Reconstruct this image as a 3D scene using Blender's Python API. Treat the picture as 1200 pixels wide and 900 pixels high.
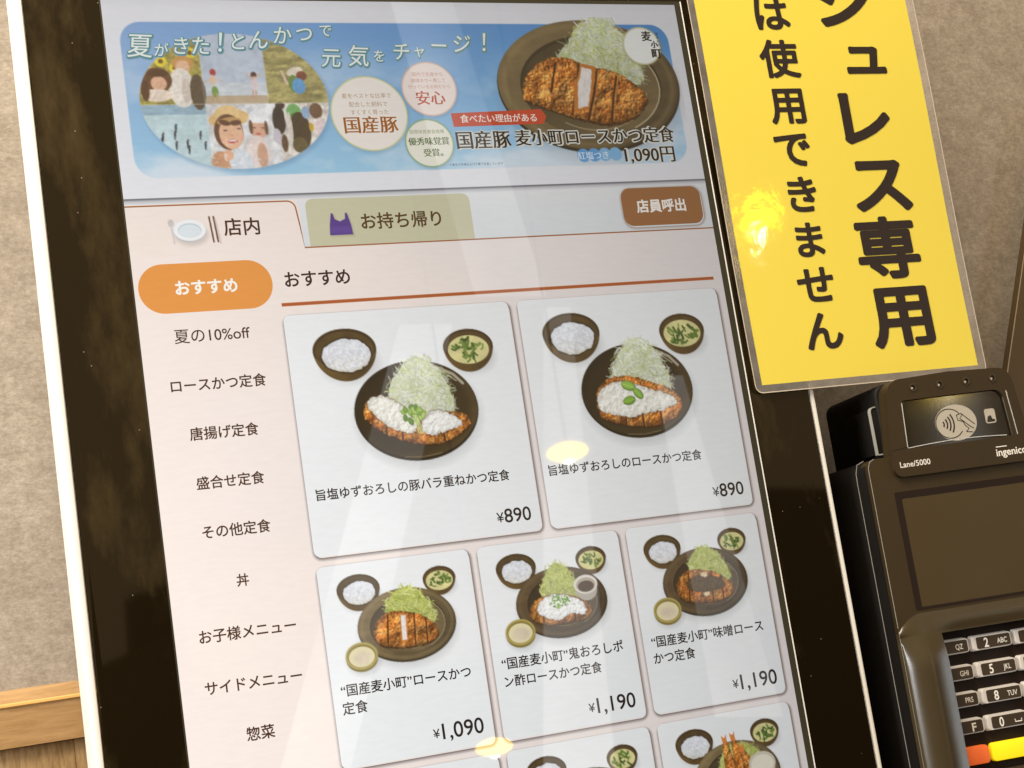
import bpy, bmesh, math, random
import numpy as np
from mathutils import Vector, Matrix

scene = bpy.context.scene
for o in list(bpy.data.objects):
    bpy.data.objects.remove(o)
COL = scene.collection
K = 1.381e-3            # metres per panel unit (display is 194 units = 268 mm wide)
Z0 = 1.62               # height of the display's top edge above the floor

# ---------------------------------------------------------------- camera
# panel axes: u right along the display, v down the display, z into the wall
RC = np.array([[0.92097206, 0.1494103, -0.35984305],
               [-0.0792426, 0.97607799, 0.20246572],
               [0.38148535, -0.15795038, 0.91078022]])
TC = np.array([-123.92130993, -121.55682122, 485.26535605])
FPX = 1901.85
CC = -RC.T @ TC
VOFF = 6.74

def W(u, v, z=0.0):
    """panel units -> world metres"""
    return Vector((u * K, z * K, Z0 - v * K))

def U(x, y, z=0.0):
    """where a sight line of the photograph meets the panel (or a plane parallel to it)"""
    d = RC.T @ np.array([(x - 600) / FPX, (y - 450) / FPX, 1.0])
    s = (z - CC[2]) / d[2]
    P = CC + s * d
    return float(P[0]), float(P[1] - VOFF)

cam_d = bpy.data.cameras.new("camera")
cam = bpy.data.objects.new("camera", cam_d)
COL.objects.link(cam)
scene.camera = cam
cam_d.sensor_fit = 'HORIZONTAL'
cam_d.sensor_width = 36.0
cam_d.lens = FPX / 1200 * 36
cam_d.clip_start = 0.01
cam_d.clip_end = 50

def wd(a):
    return Vector((a[0], a[2], -a[1]))

rx, ry, rz = wd(RC[0]), -wd(RC[1]), -wd(RC[2])
M = Matrix((rx, ry, rz)).transposed().to_4x4()
M.translation = W(CC[0], CC[1] - VOFF, CC[2])
cam.matrix_world = M

# ---------------------------------------------------------------- light
scene.view_settings.view_transform = 'Standard'
scene.view_settings.look = 'None'
scene.view_settings.exposure = 0.0
scene.view_settings.gamma = 1.0
world = bpy.data.worlds.new("World")
scene.world = world
world.use_nodes = True
world.node_tree.nodes['Background'].inputs['Color'].default_value = (1.0, 0.66, 0.33, 1)
world.node_tree.nodes['Background'].inputs['Strength'].default_value = 0.42

def area_light(name, loc, target, size, power, color, size_y=None):
    l = bpy.data.lights.new(name, 'AREA')
    l.energy = power
    l.color = color
    l.size = size
    if size_y:
        l.shape = 'RECTANGLE'
        l.size_y = size_y
    o = bpy.data.objects.new(name, l)
    COL.objects.link(o)
    o.location = loc
    o.rotation_euler = (Vector(target) - Vector(loc)).to_track_quat('-Z', 'Y').to_euler()
    return o

area_light("overhead_fill_light", (-0.35, -0.75, 2.75), (0.1, 0.0, 1.4), 0.7, 36, (1.0, 0.88, 0.70))  # added overhead fill that brings up the wall brightness
area_light("ceiling_spot_panel", (-0.55, -0.25, 2.5), (-0.15, 0.1, 1.6), 0.25, 3.0, (1.0, 0.76, 0.50))
area_light("shield_highlight_light", (1.62, -0.82, 1.25), (0.40, 0.0, 1.22), 0.12, 3.0, (0.86, 0.95, 1.0), 0.9)  # added strip light for the highlight along the keypad shield
area_light("side_window_light", (-1.6, -0.65, 1.65), (0.3, 0.0, 1.4), 0.5, 34, (0.95, 0.97, 1.0), 0.9)

# ---------------------------------------------------------------- materials
def lin(c):
    c = np.asarray(c, float) / 255.0
    return np.where(c <= 0.04045, c / 12.92, ((c + 0.055) / 1.055) ** 2.4)

def lin4(c):
    a = lin(c)
    return (float(a[0]), float(a[1]), float(a[2]), 1.0)

def new_mat(name):
    m = bpy.data.materials.new(name)
    m.use_nodes = True
    return m, m.node_tree.nodes, m.node_tree.links, m.node_tree.nodes['Principled BSDF']

def plain(name, rgb, rough=0.5, metal=0.0, coat=0.0, spec=0.5, bump=0.0, bscale=900, emit=None, estr=0):
    m, n, l, p = new_mat(name)
    p.inputs['Base Color'].default_value = (*rgb, 1)
    p.inputs['Roughness'].default_value = rough
    p.inputs['Metallic'].default_value = metal
    p.inputs['Coat Weight'].default_value = coat
    p.inputs['Coat Roughness'].default_value = 0.08
    p.inputs['Specular IOR Level'].default_value = spec
    if emit:
        p.inputs['Emission Color'].default_value = (*emit, 1)
        p.inputs['Emission Strength'].default_value = estr
    tc = n.new('ShaderNodeTexCoord')
    nz = n.new('ShaderNodeTexNoise')
    nz.inputs['Scale'].default_value = bscale
    nz.inputs['Detail'].default_value = 4
    l.new(tc.outputs['Object'], nz.inputs['Vector'])
    if bump:
        b = n.new('ShaderNodeBump')
        b.inputs['Strength'].default_value = bump
        b.inputs['Distance'].default_value = 0.0004
        l.new(nz.outputs['Fac'], b.inputs['Height'])
        l.new(b.outputs['Normal'], p.inputs['Normal'])
    # faint uneven gloss, so no surface is perfectly uniform
    n2 = n.new('ShaderNodeTexNoise')
    n2.inputs['Scale'].default_value = 35
    n2.inputs['Detail'].default_value = 5
    l.new(tc.outputs['Object'], n2.inputs['Vector'])
    mr = n.new('ShaderNodeMapRange')
    mr.inputs['To Min'].default_value = max(0.0, rough * 0.8)
    mr.inputs['To Max'].default_value = min(1.0, rough * 1.25)
    l.new(n2.outputs['Fac'], mr.inputs['Value'])
    l.new(mr.outputs['Result'], p.inputs['Roughness'])
    return m

def screen_mat():
    """lit pixels under a glossy cover: colour from the mesh's colour layer, dimming off axis like an LCD"""
    m, n, l, p = new_mat("lit_display")
    p.inputs['Base Color'].default_value = (0.012, 0.011, 0.010, 1)
    p.inputs['Roughness'].default_value = 0.03
    p.inputs['IOR'].default_value = 1.5
    a = n.new('ShaderNodeVertexColor')
    a.layer_name = 'Col'
    g = n.new('ShaderNodeNewGeometry')
    d = n.new('ShaderNodeVectorMath'); d.operation = 'DOT_PRODUCT'
    l.new(g.outputs['Normal'], d.inputs[0]); l.new(g.outputs['Incoming'], d.inputs[1])
    pw = n.new('ShaderNodeMath'); pw.operation = 'POWER'
    ab = n.new('ShaderNodeMath'); ab.operation = 'ABSOLUTE'
    l.new(d.outputs['Value'], ab.inputs[0])
    l.new(ab.outputs[0], pw.inputs[0]); pw.inputs[1].default_value = 4.0
    # very fine uneven backlight / greasy film on the cover
    tc = n.new('ShaderNodeTexCoord')
    nz = n.new('ShaderNodeTexNoise'); nz.inputs['Scale'].default_value = 14; nz.inputs['Detail'].default_value = 3
    l.new(tc.outputs['Object'], nz.inputs['Vector'])
    mr = n.new('ShaderNodeMapRange'); mr.inputs['To Min'].default_value = 1.07; mr.inputs['To Max'].default_value = 1.17
    l.new(nz.outputs['Fac'], mr.inputs['Value'])
    # fine diagonal shimmer of the pixel rows
    mp = n.new('ShaderNodeMapping'); mp.inputs['Rotation'].default_value = (0, 0.35, 0); mp.inputs['Scale'].default_value = (0.22, 1, 1)
    l.new(tc.outputs['Object'], mp.inputs['Vector'])
    n3 = n.new('ShaderNodeTexNoise'); n3.inputs['Scale'].default_value = 620; n3.inputs['Detail'].default_value = 2
    l.new(mp.outputs['Vector'], n3.inputs['Vector'])
    m3 = n.new('ShaderNodeMapRange'); m3.inputs['To Min'].default_value = 0.955; m3.inputs['To Max'].default_value = 1.045
    l.new(n3.outputs['Fac'], m3.inputs['Value'])
    mm = n.new('ShaderNodeMath'); mm.operation = 'MULTIPLY'
    l.new(mr.outputs['Result'], mm.inputs[0]); l.new(m3.outputs['Result'], mm.inputs[1])
    mu = n.new('ShaderNodeMath'); mu.operation = 'MULTIPLY'
    l.new(pw.outputs[0], mu.inputs[0]); l.new(mm.outputs[0], mu.inputs[1])
    l.new(a.outputs['Color'], p.inputs['Emission Color'])
    l.new(mu.outputs[0], p.inputs['Emission Strength'])
    mr2 = n.new('ShaderNodeMapRange'); mr2.inputs['To Min'].default_value = 0.004; mr2.inputs['To Max'].default_value = 0.03
    n2 = n.new('ShaderNodeTexNoise'); n2.inputs['Scale'].default_value = 9; n2.inputs['Detail'].default_value = 6
    l.new(tc.outputs['Object'], n2.inputs['Vector']); l.new(n2.outputs['Fac'], mr2.inputs['Value'])
    l.new(mr2.outputs['Result'], p.inputs['Roughness'])
    return m

MS = screen_mat()

def glass_bezel():
    m, n, l, p = new_mat("black_cover_glass")
    p.inputs['Base Color'].default_value = (0.028, 0.018, 0.008, 1)
    p.inputs['IOR'].default_value = 1.52
    tc = n.new('ShaderNodeTexCoord')
    nz = n.new('ShaderNodeTexNoise'); nz.inputs['Scale'].default_value = 26; nz.inputs['Detail'].default_value = 8
    nz.inputs['Roughness'].default_value = 0.65
    mp = n.new('ShaderNodeMapping'); mp.inputs['Scale'].default_value = (1.0, 1.0, 0.35)
    l.new(tc.outputs['Object'], mp.inputs['Vector']); l.new(mp.outputs['Vector'], nz.inputs['Vector'])
    # finger smears: patches of slightly greasy, greyer glass
    mr = n.new('ShaderNodeMapRange')
    mr.inputs['From Min'].default_value = 0.48; mr.inputs['From Max'].default_value = 0.75
    mr.inputs['To Min'].default_value = 0.04; mr.inputs['To Max'].default_value = 0.30
    l.new(nz.outputs['Fac'], mr.inputs['Value']); l.new(mr.outputs['Result'], p.inputs['Roughness'])
    mx = n.new('ShaderNodeMix'); mx.data_type = 'RGBA'
    mx.inputs['A'].default_value = (0.011, 0.0075, 0.003, 1); mx.inputs['B'].default_value = (0.085, 0.058, 0.022, 1)
    mr3 = n.new('ShaderNodeMapRange'); mr3.inputs['From Min'].default_value = 0.50; mr3.inputs['From Max'].default_value = 0.82
    l.new(nz.outputs['Fac'], mr3.inputs['Value'])
    l.new(mr3.outputs['Result'], mx.inputs['Factor'])
    # dust specks
    vo = n.new('ShaderNodeTexVoronoi'); vo.inputs['Scale'].default_value = 130; vo.inputs['Randomness'].default_value = 1
    l.new(tc.outputs['Object'], vo.inputs['Vector'])
    lt = n.new('ShaderNodeMath'); lt.operation = 'LESS_THAN'; lt.inputs[1].default_value = 0.035
    l.new(vo.outputs['Distance'], lt.inputs[0])
    mx2 = n.new('ShaderNodeMix'); mx2.data_type = 'RGBA'
    mx2.inputs['B'].default_value = (0.22, 0.18, 0.13, 1)
    l.new(lt.outputs[0], mx2.inputs['Factor']); l.new(mx.outputs['Result'], mx2.inputs['A'])
    l.new(mx2.outputs['Result'], p.inputs['Base Color'])
    return m

MBEZ = glass_bezel()
M_WHITE = plain("white_casing_plastic", (0.86, 0.85, 0.80), 0.45, spec=0.5)
M_GASKET = plain("dark_gasket", (0.035, 0.032, 0.018), 0.6, spec=0.25)
M_LINE = plain("pale_edge_reflection", (0.85, 0.84, 0.82), 0.4)
M_PLASTIC = plain("dark_plastic", (0.034, 0.022, 0.008), 0.42, spec=0.35, bump=0.12, bscale=2600)
M_PLASTIC_DK = plain("black_side_plastic", (0.007, 0.006, 0.005), 0.6, spec=0.2, bump=0.08, bscale=2000)
M_PLASTIC_SH = plain("satin_plastic", (0.048, 0.036, 0.018), 0.21, bump=0.05, bscale=2600)
M_GLOSS = plain("glossy_black_window", (0.014, 0.011, 0.007), 0.07)
M_LCD_OFF = plain("unlit_screen", (0.052, 0.033, 0.009), 0.22, spec=0.35)
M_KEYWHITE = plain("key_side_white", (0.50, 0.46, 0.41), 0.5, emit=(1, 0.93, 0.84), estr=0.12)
M_KEYDARK = plain("key_top_dark", (0.040, 0.026, 0.014), 0.35)
M_PAD = plain("keypad_floor", (0.014, 0.007, 0.004), 0.6, spec=0.25)
M_INK = plain("pale_ink", (0.78, 0.76, 0.70), 0.5)
M_LOGO = plain("grey_print", (0.42, 0.39, 0.32), 0.5)
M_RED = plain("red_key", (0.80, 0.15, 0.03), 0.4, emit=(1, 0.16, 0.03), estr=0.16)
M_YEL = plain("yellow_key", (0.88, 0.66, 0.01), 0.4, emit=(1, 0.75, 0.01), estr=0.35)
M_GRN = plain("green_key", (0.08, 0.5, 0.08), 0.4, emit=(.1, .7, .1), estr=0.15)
M_SILVER = plain("bright_trim", (0.55, 0.58, 0.60), 0.22, metal=0.6)
M_DARKBOARD = plain("dark_brown_board", (0.085, 0.055, 0.022), 0.5, bump=0.1, bscale=400)
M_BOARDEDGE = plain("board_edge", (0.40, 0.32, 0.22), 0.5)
M_STEEL = plain("grey_steel", (0.3, 0.3, 0.3), 0.4, metal=0.8)

def sign_paper():
    m, n, l, p = new_mat("laminated_yellow_paper")
    p.inputs['Base Color'].default_value = (0.81, 0.665, 0.072, 1)
    p.inputs['Roughness'].default_value = 0.55
    p.inputs['Coat Weight'].default_value = 1.0
    p.inputs['Coat Roughness'].default_value = 0.035
    tc = n.new('ShaderNodeTexCoord')
    nz = n.new('ShaderNodeTexNoise'); nz.inputs['Scale'].default_value = 60; nz.inputs['Detail'].default_value = 5
    l.new(tc.outputs['Object'], nz.inputs['Vector'])
    b = n.new('ShaderNodeBump'); b.inputs['Strength'].default_value = 0.075; b.inputs['Distance'].default_value = 0.001
    l.new(nz.outputs['Fac'], b.inputs['Height']); l.new(b.outputs['Normal'], p.inputs['Coat Normal'])
    n2 = n.new('ShaderNodeTexNoise'); n2.inputs['Scale'].default_value = 5; n2.inputs['Detail'].default_value = 4
    l.new(tc.outputs['Object'], n2.inputs['Vector'])
    mx = n.new('ShaderNodeMix'); mx.data_type = 'RGBA'
    mx.inputs['A'].default_value = (0.81, 0.67, 0.078, 1); mx.inputs['B'].default_value = (0.79, 0.645, 0.068, 1)
    l.new(n2.outputs['Fac'], mx.inputs['Factor']); l.new(mx.outputs['Result'], p.inputs['Base Color'])
    return m

M_SIGN = sign_paper()
M_SIGNINK = plain("sign_ink", (0.014, 0.006, 0.004), 0.6, coat=0.2)

def film():
    m, n, l, p = new_mat("clear_laminate_film")
    n.remove(p)
    out = n['Material Output']
    tr = n.new('ShaderNodeBsdfTransparent'); tr.inputs['Color'].default_value = (0.93, 0.92, 0.90, 1)
    gl = n.new('ShaderNodeBsdfGlossy'); gl.inputs['Roughness'].default_value = 0.12
    df = n.new('ShaderNodeBsdfDiffuse'); df.inputs['Color'].default_value = (0.75, 0.70, 0.64, 1)
    fr = n.new('ShaderNodeFresnel'); fr.inputs['IOR'].default_value = 1.6
    m1 = n.new('ShaderNodeMixShader'); m1.inputs['Fac'].default_value = 0.22
    tc = n.new('ShaderNodeTexCoord'); nz = n.new('ShaderNodeTexNoise'); nz.inputs['Scale'].default_value = 90
    l.new(tc.outputs['Object'], nz.inputs['Vector'])
    mr = n.new('ShaderNodeMapRange'); mr.inputs['To Min'].default_value = 0.10; mr.inputs['To Max'].default_value = 0.34
    l.new(nz.outputs['Fac'], mr.inputs['Value']); l.new(mr.outputs['Result'], m1.inputs['Fac'])
    l.new(tr.outputs[0], m1.inputs[1]); l.new(df.outputs[0], m1.inputs[2])
    m2 = n.new('ShaderNodeMixShader')
    l.new(fr.outputs[0], m2.inputs['Fac']); l.new(m1.outputs[0], m2.inputs[1]); l.new(gl.outputs[0], m2.inputs[2])
    l.new(m2.outputs[0], out.inputs['Surface'])
    return m

M_FILM = film()
M_FILMEDGE = plain("film_edge", (0.62, 0.55, 0.45), 0.25)

def wallpaper():
    m, n, l, p = new_mat("mottled_wallpaper")
    tc = n.new('ShaderNodeTexCoord')
    def noise(scale, detail, rough, stretch=(1, 1, 1)):
        mp = n.new('ShaderNodeMapping'); mp.inputs['Scale'].default_value = stretch
        z = n.new('ShaderNodeTexNoise'); z.inputs['Scale'].default_value = scale
        z.inputs['Detail'].default_value = detail; z.inputs['Roughness'].default_value = rough
        l.new(tc.outputs['Object'], mp.inputs['Vector']); l.new(mp.outputs['Vector'], z.inputs['Vector'])
        return z
    a = noise(11, 9, 0.75)
    b = noise(520, 6, 0.85, (0.6, 1, 1))
    c = noise(110, 8, 0.8, (0.8, 1, 1))
    r1 = n.new('ShaderNodeValToRGB')
    r1.color_ramp.elements[0].position = 0.30; r1.color_ramp.elements[0].color = (0.325, 0.280, 0.23, 1)
    r1.color_ramp.elements[1].position = 0.68; r1.color_ramp.elements[1].color = (0.43, 0.385, 0.328, 1)
    l.new(a.outputs['Fac'], r1.inputs['Fac'])
    r2 = n.new('ShaderNodeValToRGB')
    r2.color_ramp.elements[0].position = 0.36; r2.color_ramp.elements[0].color = (0.76, 0.74, 0.70, 1)
    r2.color_ramp.elements[1].position = 0.66; r2.color_ramp.elements[1].color = (1.24, 1.24, 1.24, 1)
    l.new(b.outputs['Fac'], r2.inputs['Fac'])
    r3 = n.new('ShaderNodeValToRGB')
    r3.color_ramp.elements[0].position = 0.35; r3.color_ramp.elements[0].color = (0.80, 0.79, 0.77, 1)
    r3.color_ramp.elements[1].position = 0.68; r3.color_ramp.elements[1].color = (1.2, 1.2, 1.2, 1)
    l.new(c.outputs['Fac'], r3.inputs['Fac'])
    m1 = n.new('ShaderNodeMix'); m1.data_type = 'RGBA'; m1.blend_type = 'MULTIPLY'; m1.inputs['Factor'].default_value = 1
    l.new(r1.outputs['Color'], m1.inputs['A']); l.new(r2.outputs['Color'], m1.inputs['B'])
    m2 = n.new('ShaderNodeMix'); m2.data_type = 'RGBA'; m2.blend_type = 'MULTIPLY'; m2.inputs['Factor'].default_value = 1
    l.new(m1.outputs['Result'], m2.inputs['A']); l.new(r3.outputs['Color'], m2.inputs['B'])
    l.new(m2.outputs['Result'], p.inputs['Base Color'])
    p.inputs['Roughness'].default_value = 0.8
    bp = n.new('ShaderNodeBump'); bp.inputs['Strength'].default_value = 0.35; bp.inputs['Distance'].default_value = 0.0006
    l.new(b.outputs['Fac'], bp.inputs['Height']); l.new(bp.outputs['Normal'], p.inputs['Normal'])
    return m

M_WALL = wallpaper()

def wood(name, dark, light, stretch, scale=40):
    m, n, l, p = new_mat(name)
    tc = n.new('ShaderNodeTexCoord'); mp = n.new('ShaderNodeMapping'); mp.inputs['Scale'].default_value = stretch
    oi = n.new('ShaderNodeObjectInfo')
    ad = n.new('ShaderNodeVectorMath'); ad.operation = 'ADD'
    l.new(tc.outputs['Object'], ad.inputs[0]); l.new(oi.outputs['Random'], ad.inputs[1])
    l.new(ad.outputs[0], mp.inputs['Vector'])
    z = n.new('ShaderNodeTexNoise'); z.inputs['Scale'].default_value = scale; z.inputs['Detail'].default_value = 8
    z.inputs['Roughness'].default_value = 0.7; z.inputs['Distortion'].default_value = 0.4
    l.new(mp.outputs['Vector'], z.inputs['Vector'])
    r = n.new('ShaderNodeValToRGB')
    r.color_ramp.elements[0].position = 0.34; r.color_ramp.elements[0].color = (*dark, 1)
    r.color_ramp.elements[1].position = 0.66; r.color_ramp.elements[1].color = (*light, 1)
    l.new(z.outputs['Fac'], r.inputs['Fac'])
    l.new(r.outputs['Color'], p.inputs['Base Color'])
    p.inputs['Roughness'].default_value = 0.5
    bp = n.new('ShaderNodeBump'); bp.inputs['Strength'].default_value = 0.2; bp.inputs['Distance'].default_value = 0.0004
    l.new(z.outputs['Fac'], bp.inputs['Height']); l.new(bp.outputs['Normal'], p.inputs['Normal'])
    return m

M_RAIL = wood("oak_rail", (0.30, 0.170, 0.062), (0.46, 0.285, 0.125), (1, 6, 9))
M_PLANK = wood("brown_plank", (0.20, 0.115, 0.042), (0.42, 0.275, 0.125), (9, 9, 1.2), 60)
M_DKWOOD = wood("dark_wood", (0.05, 0.022, 0.008), (0.10, 0.05, 0.02), (1, 1, 5))

# ---------------------------------------------------------------- object helpers
def link(name, me, parent=None, mats=()):
    o = bpy.data.objects.new(name, me)
    COL.objects.link(o)
    for m in mats:
        me.materials.append(m)
    if parent is not None:
        o.parent = parent
    return o

def tag(o, label=None, cat=None, group=None, kind=None):
    if label: o['label'] = label
    if cat: o['category'] = cat
    if group: o['group'] = group
    if kind: o['kind'] = kind
    return o

def empty(name):
    o = bpy.data.objects.new(name, None)
    o.empty_display_size = 0.02
    COL.objects.link(o)
    return o

def me_from(verts, faces, smooth=False):
    me = bpy.data.meshes.new("m")
    me.from_pydata([tuple(v) for v in verts], [], faces)
    me.update()
    if smooth:
        for p in me.polygons: p.use_smooth = True
    return me

def rrect(u0, v0, u1, v1, r, n=6):
    """rounded rectangle outline; r may be a 4-tuple tl,tr,br,bl"""
    if not isinstance(r, (tuple, list)): r = (r,) * 4
    pts = []
    for (cx, cy, a0, rr) in ((u0, v0, 180, r[0]), (u1, v0, 270, r[1]), (u1, v1, 0, r[2]), (u0, v1, 90, r[3])):
        sx = 1 if cx == u0 else -1
        sy = 1 if cy == v0 else -1
        c = (cx + sx * rr, cy + sy * rr)
        for i in range(n + 1):
            a = math.radians(a0 + 90 * i / n)
            pts.append((c[0] + rr * math.cos(a), c[1] + rr * math.sin(a)))
    return pts

def frameW(u, v, z): return W(u, v, z)

def prism(name, pts, z0, z1, mat, parent, F=W, bevel=0.0, seg=2, smooth=True):
    """solid with the given outline between depth z0 (front) and z1"""
    n = len(pts)
    vs = [F(u, v, z0) for u, v in pts] + [F(u, v, z1) for u, v in pts]
    fs = [tuple(range(n)), tuple(range(2 * n - 1, n - 1, -1))]
    fs += [(i, i + n, (i + 1) % n + n, (i + 1) % n) for i in range(n)]
    me = me_from(vs, fs)
    bm = bmesh.new(); bm.from_mesh(me)
    bmesh.ops.remove_doubles(bm, verts=bm.verts, dist=1e-7)
    bmesh.ops.recalc_face_normals(bm, faces=bm.faces)
    if bevel:
        es = [e for e in bm.edges if len(e.link_faces) == 2 and e.calc_face_angle(0) > 1.0]
        bmesh.ops.bevel(bm, geom=es, offset=bevel * K, segments=seg, affect='EDGES', profile=0.6, clamp_overlap=True)
    bm.to_mesh(me); bm.free()
    if smooth:
        for p in me.polygons: p.use_smooth = True
        me.set_sharp_from_angle(angle=math.radians(42))
    return link(name, me, parent, [mat])

def ring(name, outer, inner, z0, z1, mat, parent, F=W, bevel=0.0):
    n = len(outer)
    vs = [F(u, v, z0) for u, v in outer] + [F(u, v, z0) for u, v in inner] + \
         [F(u, v, z1) for u, v in outer] + [F(u, v, z1) for u, v in inner]
    fs = []
    for i in range(n):
        j = (i + 1) % n
        fs += [(i, j, n + j, n + i), (2 * n + i, 3 * n + i, 3 * n + j, 2 * n + j),
               (i, 2 * n + i, 2 * n + j, j), (n + i, n + j, 3 * n + j, 3 * n + i)]
    me = me_from(vs, fs)
    bm = bmesh.new(); bm.from_mesh(me)
    bmesh.ops.recalc_face_normals(bm, faces=bm.faces)
    if bevel:
        es = [e for e in bm.edges if len(e.link_faces) == 2 and e.calc_face_angle(0) > 1.0]
        bmesh.ops.bevel(bm, geom=es, offset=bevel * K, segments=2, affect='EDGES', profile=0.6, clamp_overlap=True)
    bm.to_mesh(me); bm.free()
    for p in me.polygons: p.use_smooth = True
    me.set_sharp_from_angle(angle=math.radians(42))
    return link(name, me, parent, [mat])

def set_col(me, cols):
    a = me.color_attributes.new('Col', 'FLOAT_COLOR', 'POINT')
    c = np.ones((len(me.vertices), 4), np.float32)
    c[:, :3] = cols
    a.data.foreach_set('color', c.ravel())

def sheet(name, pts, z, rgb, parent, F=W):
    """flat lit shape on the display, one colour"""
    me = me_from([F(u, v, z) for u, v in pts], [tuple(reversed(range(len(pts))))])
    fix_up(me)
    set_col(me, lin(rgb))
    return link(name, me, parent, [MS])

def fix_up(me, axis=None):
    """make flat sheets face the viewer side (-Y)"""
    if len(me.polygons) and me.polygons[0].normal.y > 0:
        me.flip_normals()

def band(name, pts, width, z, rgb, parent, closed=False, F=W, mat=None):
    """thin ribbon along a polyline"""
    P = [Vector((a, b)) for a, b in pts]
    n = len(P)
    L, Rr = [], []
    for i in range(n):
        if closed:
            a, b = P[i - 1], P[(i + 1) % n]
        else:
            a, b = P[max(i - 1, 0)], P[min(i + 1, n - 1)]
        t = (b - a)
        if t.length < 1e-9: t = Vector((1, 0))
        t.normalize()
        nn = Vector((-t.y, t.x)) * width / 2
        L.append(P[i] + nn); Rr.append(P[i] - nn)
    vs = [F(p.x, p.y, z) for p in L] + [F(p.x, p.y, z) for p in Rr]
    fs = [(i, (i + 1) % n, (i + 1) % n + n, i + n) for i in range(n if closed else n - 1)]
    me = me_from(vs, fs)
    fix_up(me)
    if mat is None:
        set_col(me, lin(rgb))
        return link(name, me, parent, [MS])
    return link(name, me, parent, [mat])

_tc = {}
def glyphs(s, bold=0.0):
    key = (s, bold)
    if key not in _tc:
        c = bpy.data.curves.new('lettering', 'FONT')
        c.body = s; c.size = 1; c.resolution_u = 4
        o = bpy.data.objects.new('lettering', c)
        COL.objects.link(o)
        dg = bpy.context.evaluated_depsgraph_get()
        dg.update()
        m = bpy.data.meshes.new_from_object(o.evaluated_get(dg))
        co = np.empty(len(m.vertices) * 3); m.vertices.foreach_get('co', co); co = co.reshape(-1, 3)
        fs = [tuple(p.vertices) for p in m.polygons]
        co[:, 2] = 0
        if bold > 0:
            # heavier weight: the outline laid down again a little to every side, like a spreading ink line
            m_ = 4 if bold < .016 else (8 if bold < .03 else 12)
            base, f0 = co.copy(), list(fs); parts = [base]; fs = list(f0)
            for q_ in range(m_):
                a_ = 2 * math.pi * (q_ + .5) / m_
                c2 = base.copy(); c2[:, 0] += math.cos(a_) * bold; c2[:, 1] += math.sin(a_) * bold; c2[:, 2] = q_ + 1
                n_ = len(base) * (q_ + 1); parts.append(c2); fs += [tuple(i + n_ for i in f) for f in f0]
            co = np.concatenate(parts)
        _tc[key] = (co, fs)
        bpy.data.objects.remove(o); bpy.data.curves.remove(c); bpy.data.meshes.remove(m)
    return _tc[key]

def text_verts(s, u, v, w=None, em=None, bold=0.0, align='l', rot=0.0, sx=1.0, shear=0.0):
    """lettering whose ink runs from u over width w, centred on v (the glyph box's middle)"""
    co, fs = glyphs(s, bold)
    x0, x1 = co[:, 0].min(), co[:, 0].max()
    k = em if em else w / (x1 - x0) / sx
    x = (co[:, 0] - x0) * k * sx
    y = (co[:, 1] - 0.36) * k
    x = x + shear * y
    if align == 'c': x = x - (x1 - x0) * k * sx / 2
    if align == 'r': x = x - (x1 - x0) * k * sx
    c, s_ = math.cos(rot), math.sin(rot)
    return u + x * c + y * s_, v - (y * c - x * s_), co[:, 2] * -.004, fs

def text(s, u, v, z, rgb, parent, w=None, em=None, bold=0.0, align='l', rot=0.0, sx=1.0, F=W, mat=None,
         shear=0.0, smear=0.0, name='lettering', lines=None):
    VS, FS = [], []
    items = lines if lines else [(s, u, v, w, em)]
    for (ss, uu, vv, ww, ee) in items:
        for k, dx in enumerate(([0.0] if not smear else [-smear, 0.0, smear])):
            x, y, dz, fs = text_verts(ss, uu, vv, ww, ee, bold, align, rot, sx, shear)
            o = len(VS)
            VS += [F(float(a) + dx, float(b), z - 0.002 * k + d_) for a, b, d_ in zip(x, y, dz)]
            FS += [tuple(i + o for i in f) for f in fs]
    me = me_from(VS, FS)
    fix_up(me)
    if mat is None:
        set_col(me, lin(rgb))
        return link(name, me, parent, [MS])
    return link(name, me, parent, [mat])

# ---------------------------------------------------------------- painter for the pictures shown on the display
def lattice(shape, seed):
    return np.random.RandomState(seed).rand(*shape)

def vnoise(X, Y, scale, seed=0):
    g = lattice((64, 64), seed)
    x = X / scale + 1000.3; y = Y / scale + 1000.7
    xi = np.floor(x).astype(int); yi = np.floor(y).astype(int)
    fx = x - xi; fy = y - yi
    fx = fx * fx * (3 - 2 * fx); fy = fy * fy * (3 - 2 * fy)
    a = g[yi % 64, xi % 64]; b = g[yi % 64, (xi + 1) % 64]
    c = g[(yi + 1) % 64, xi % 64]; d = g[(yi + 1) % 64, (xi + 1) % 64]
    return (a * (1 - fx) + b * fx) * (1 - fy) + (c * (1 - fx) + d * fx) * fy

def fbm(X, Y, scale, seed=0, oct=4):
    s = 0; t = 0; am = 1.0
    for i in range(oct):
        s = s + am * vnoise(X, Y, scale / (2 ** i), seed + i * 7); t += am; am *= 0.55
    return s / t

def ctrl(pts, n=6):
    """smooth closed outline through control points"""
    P = np.array(pts, float); m = len(P); out = []
    for i in range(m):
        p0, p1, p2, p3 = P[i - 1], P[i], P[(i + 1) % m], P[(i + 2) % m]
        for k in range(n):
            t = k / n
            out.append(0.5 * (2 * p1 + (-p0 + p2) * t + (2 * p0 - 5 * p1 + 4 * p2 - p3) * t * t + (-p0 + 3 * p1 - 3 * p2 + p3) * t ** 3))
    return np.array(out)

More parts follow.
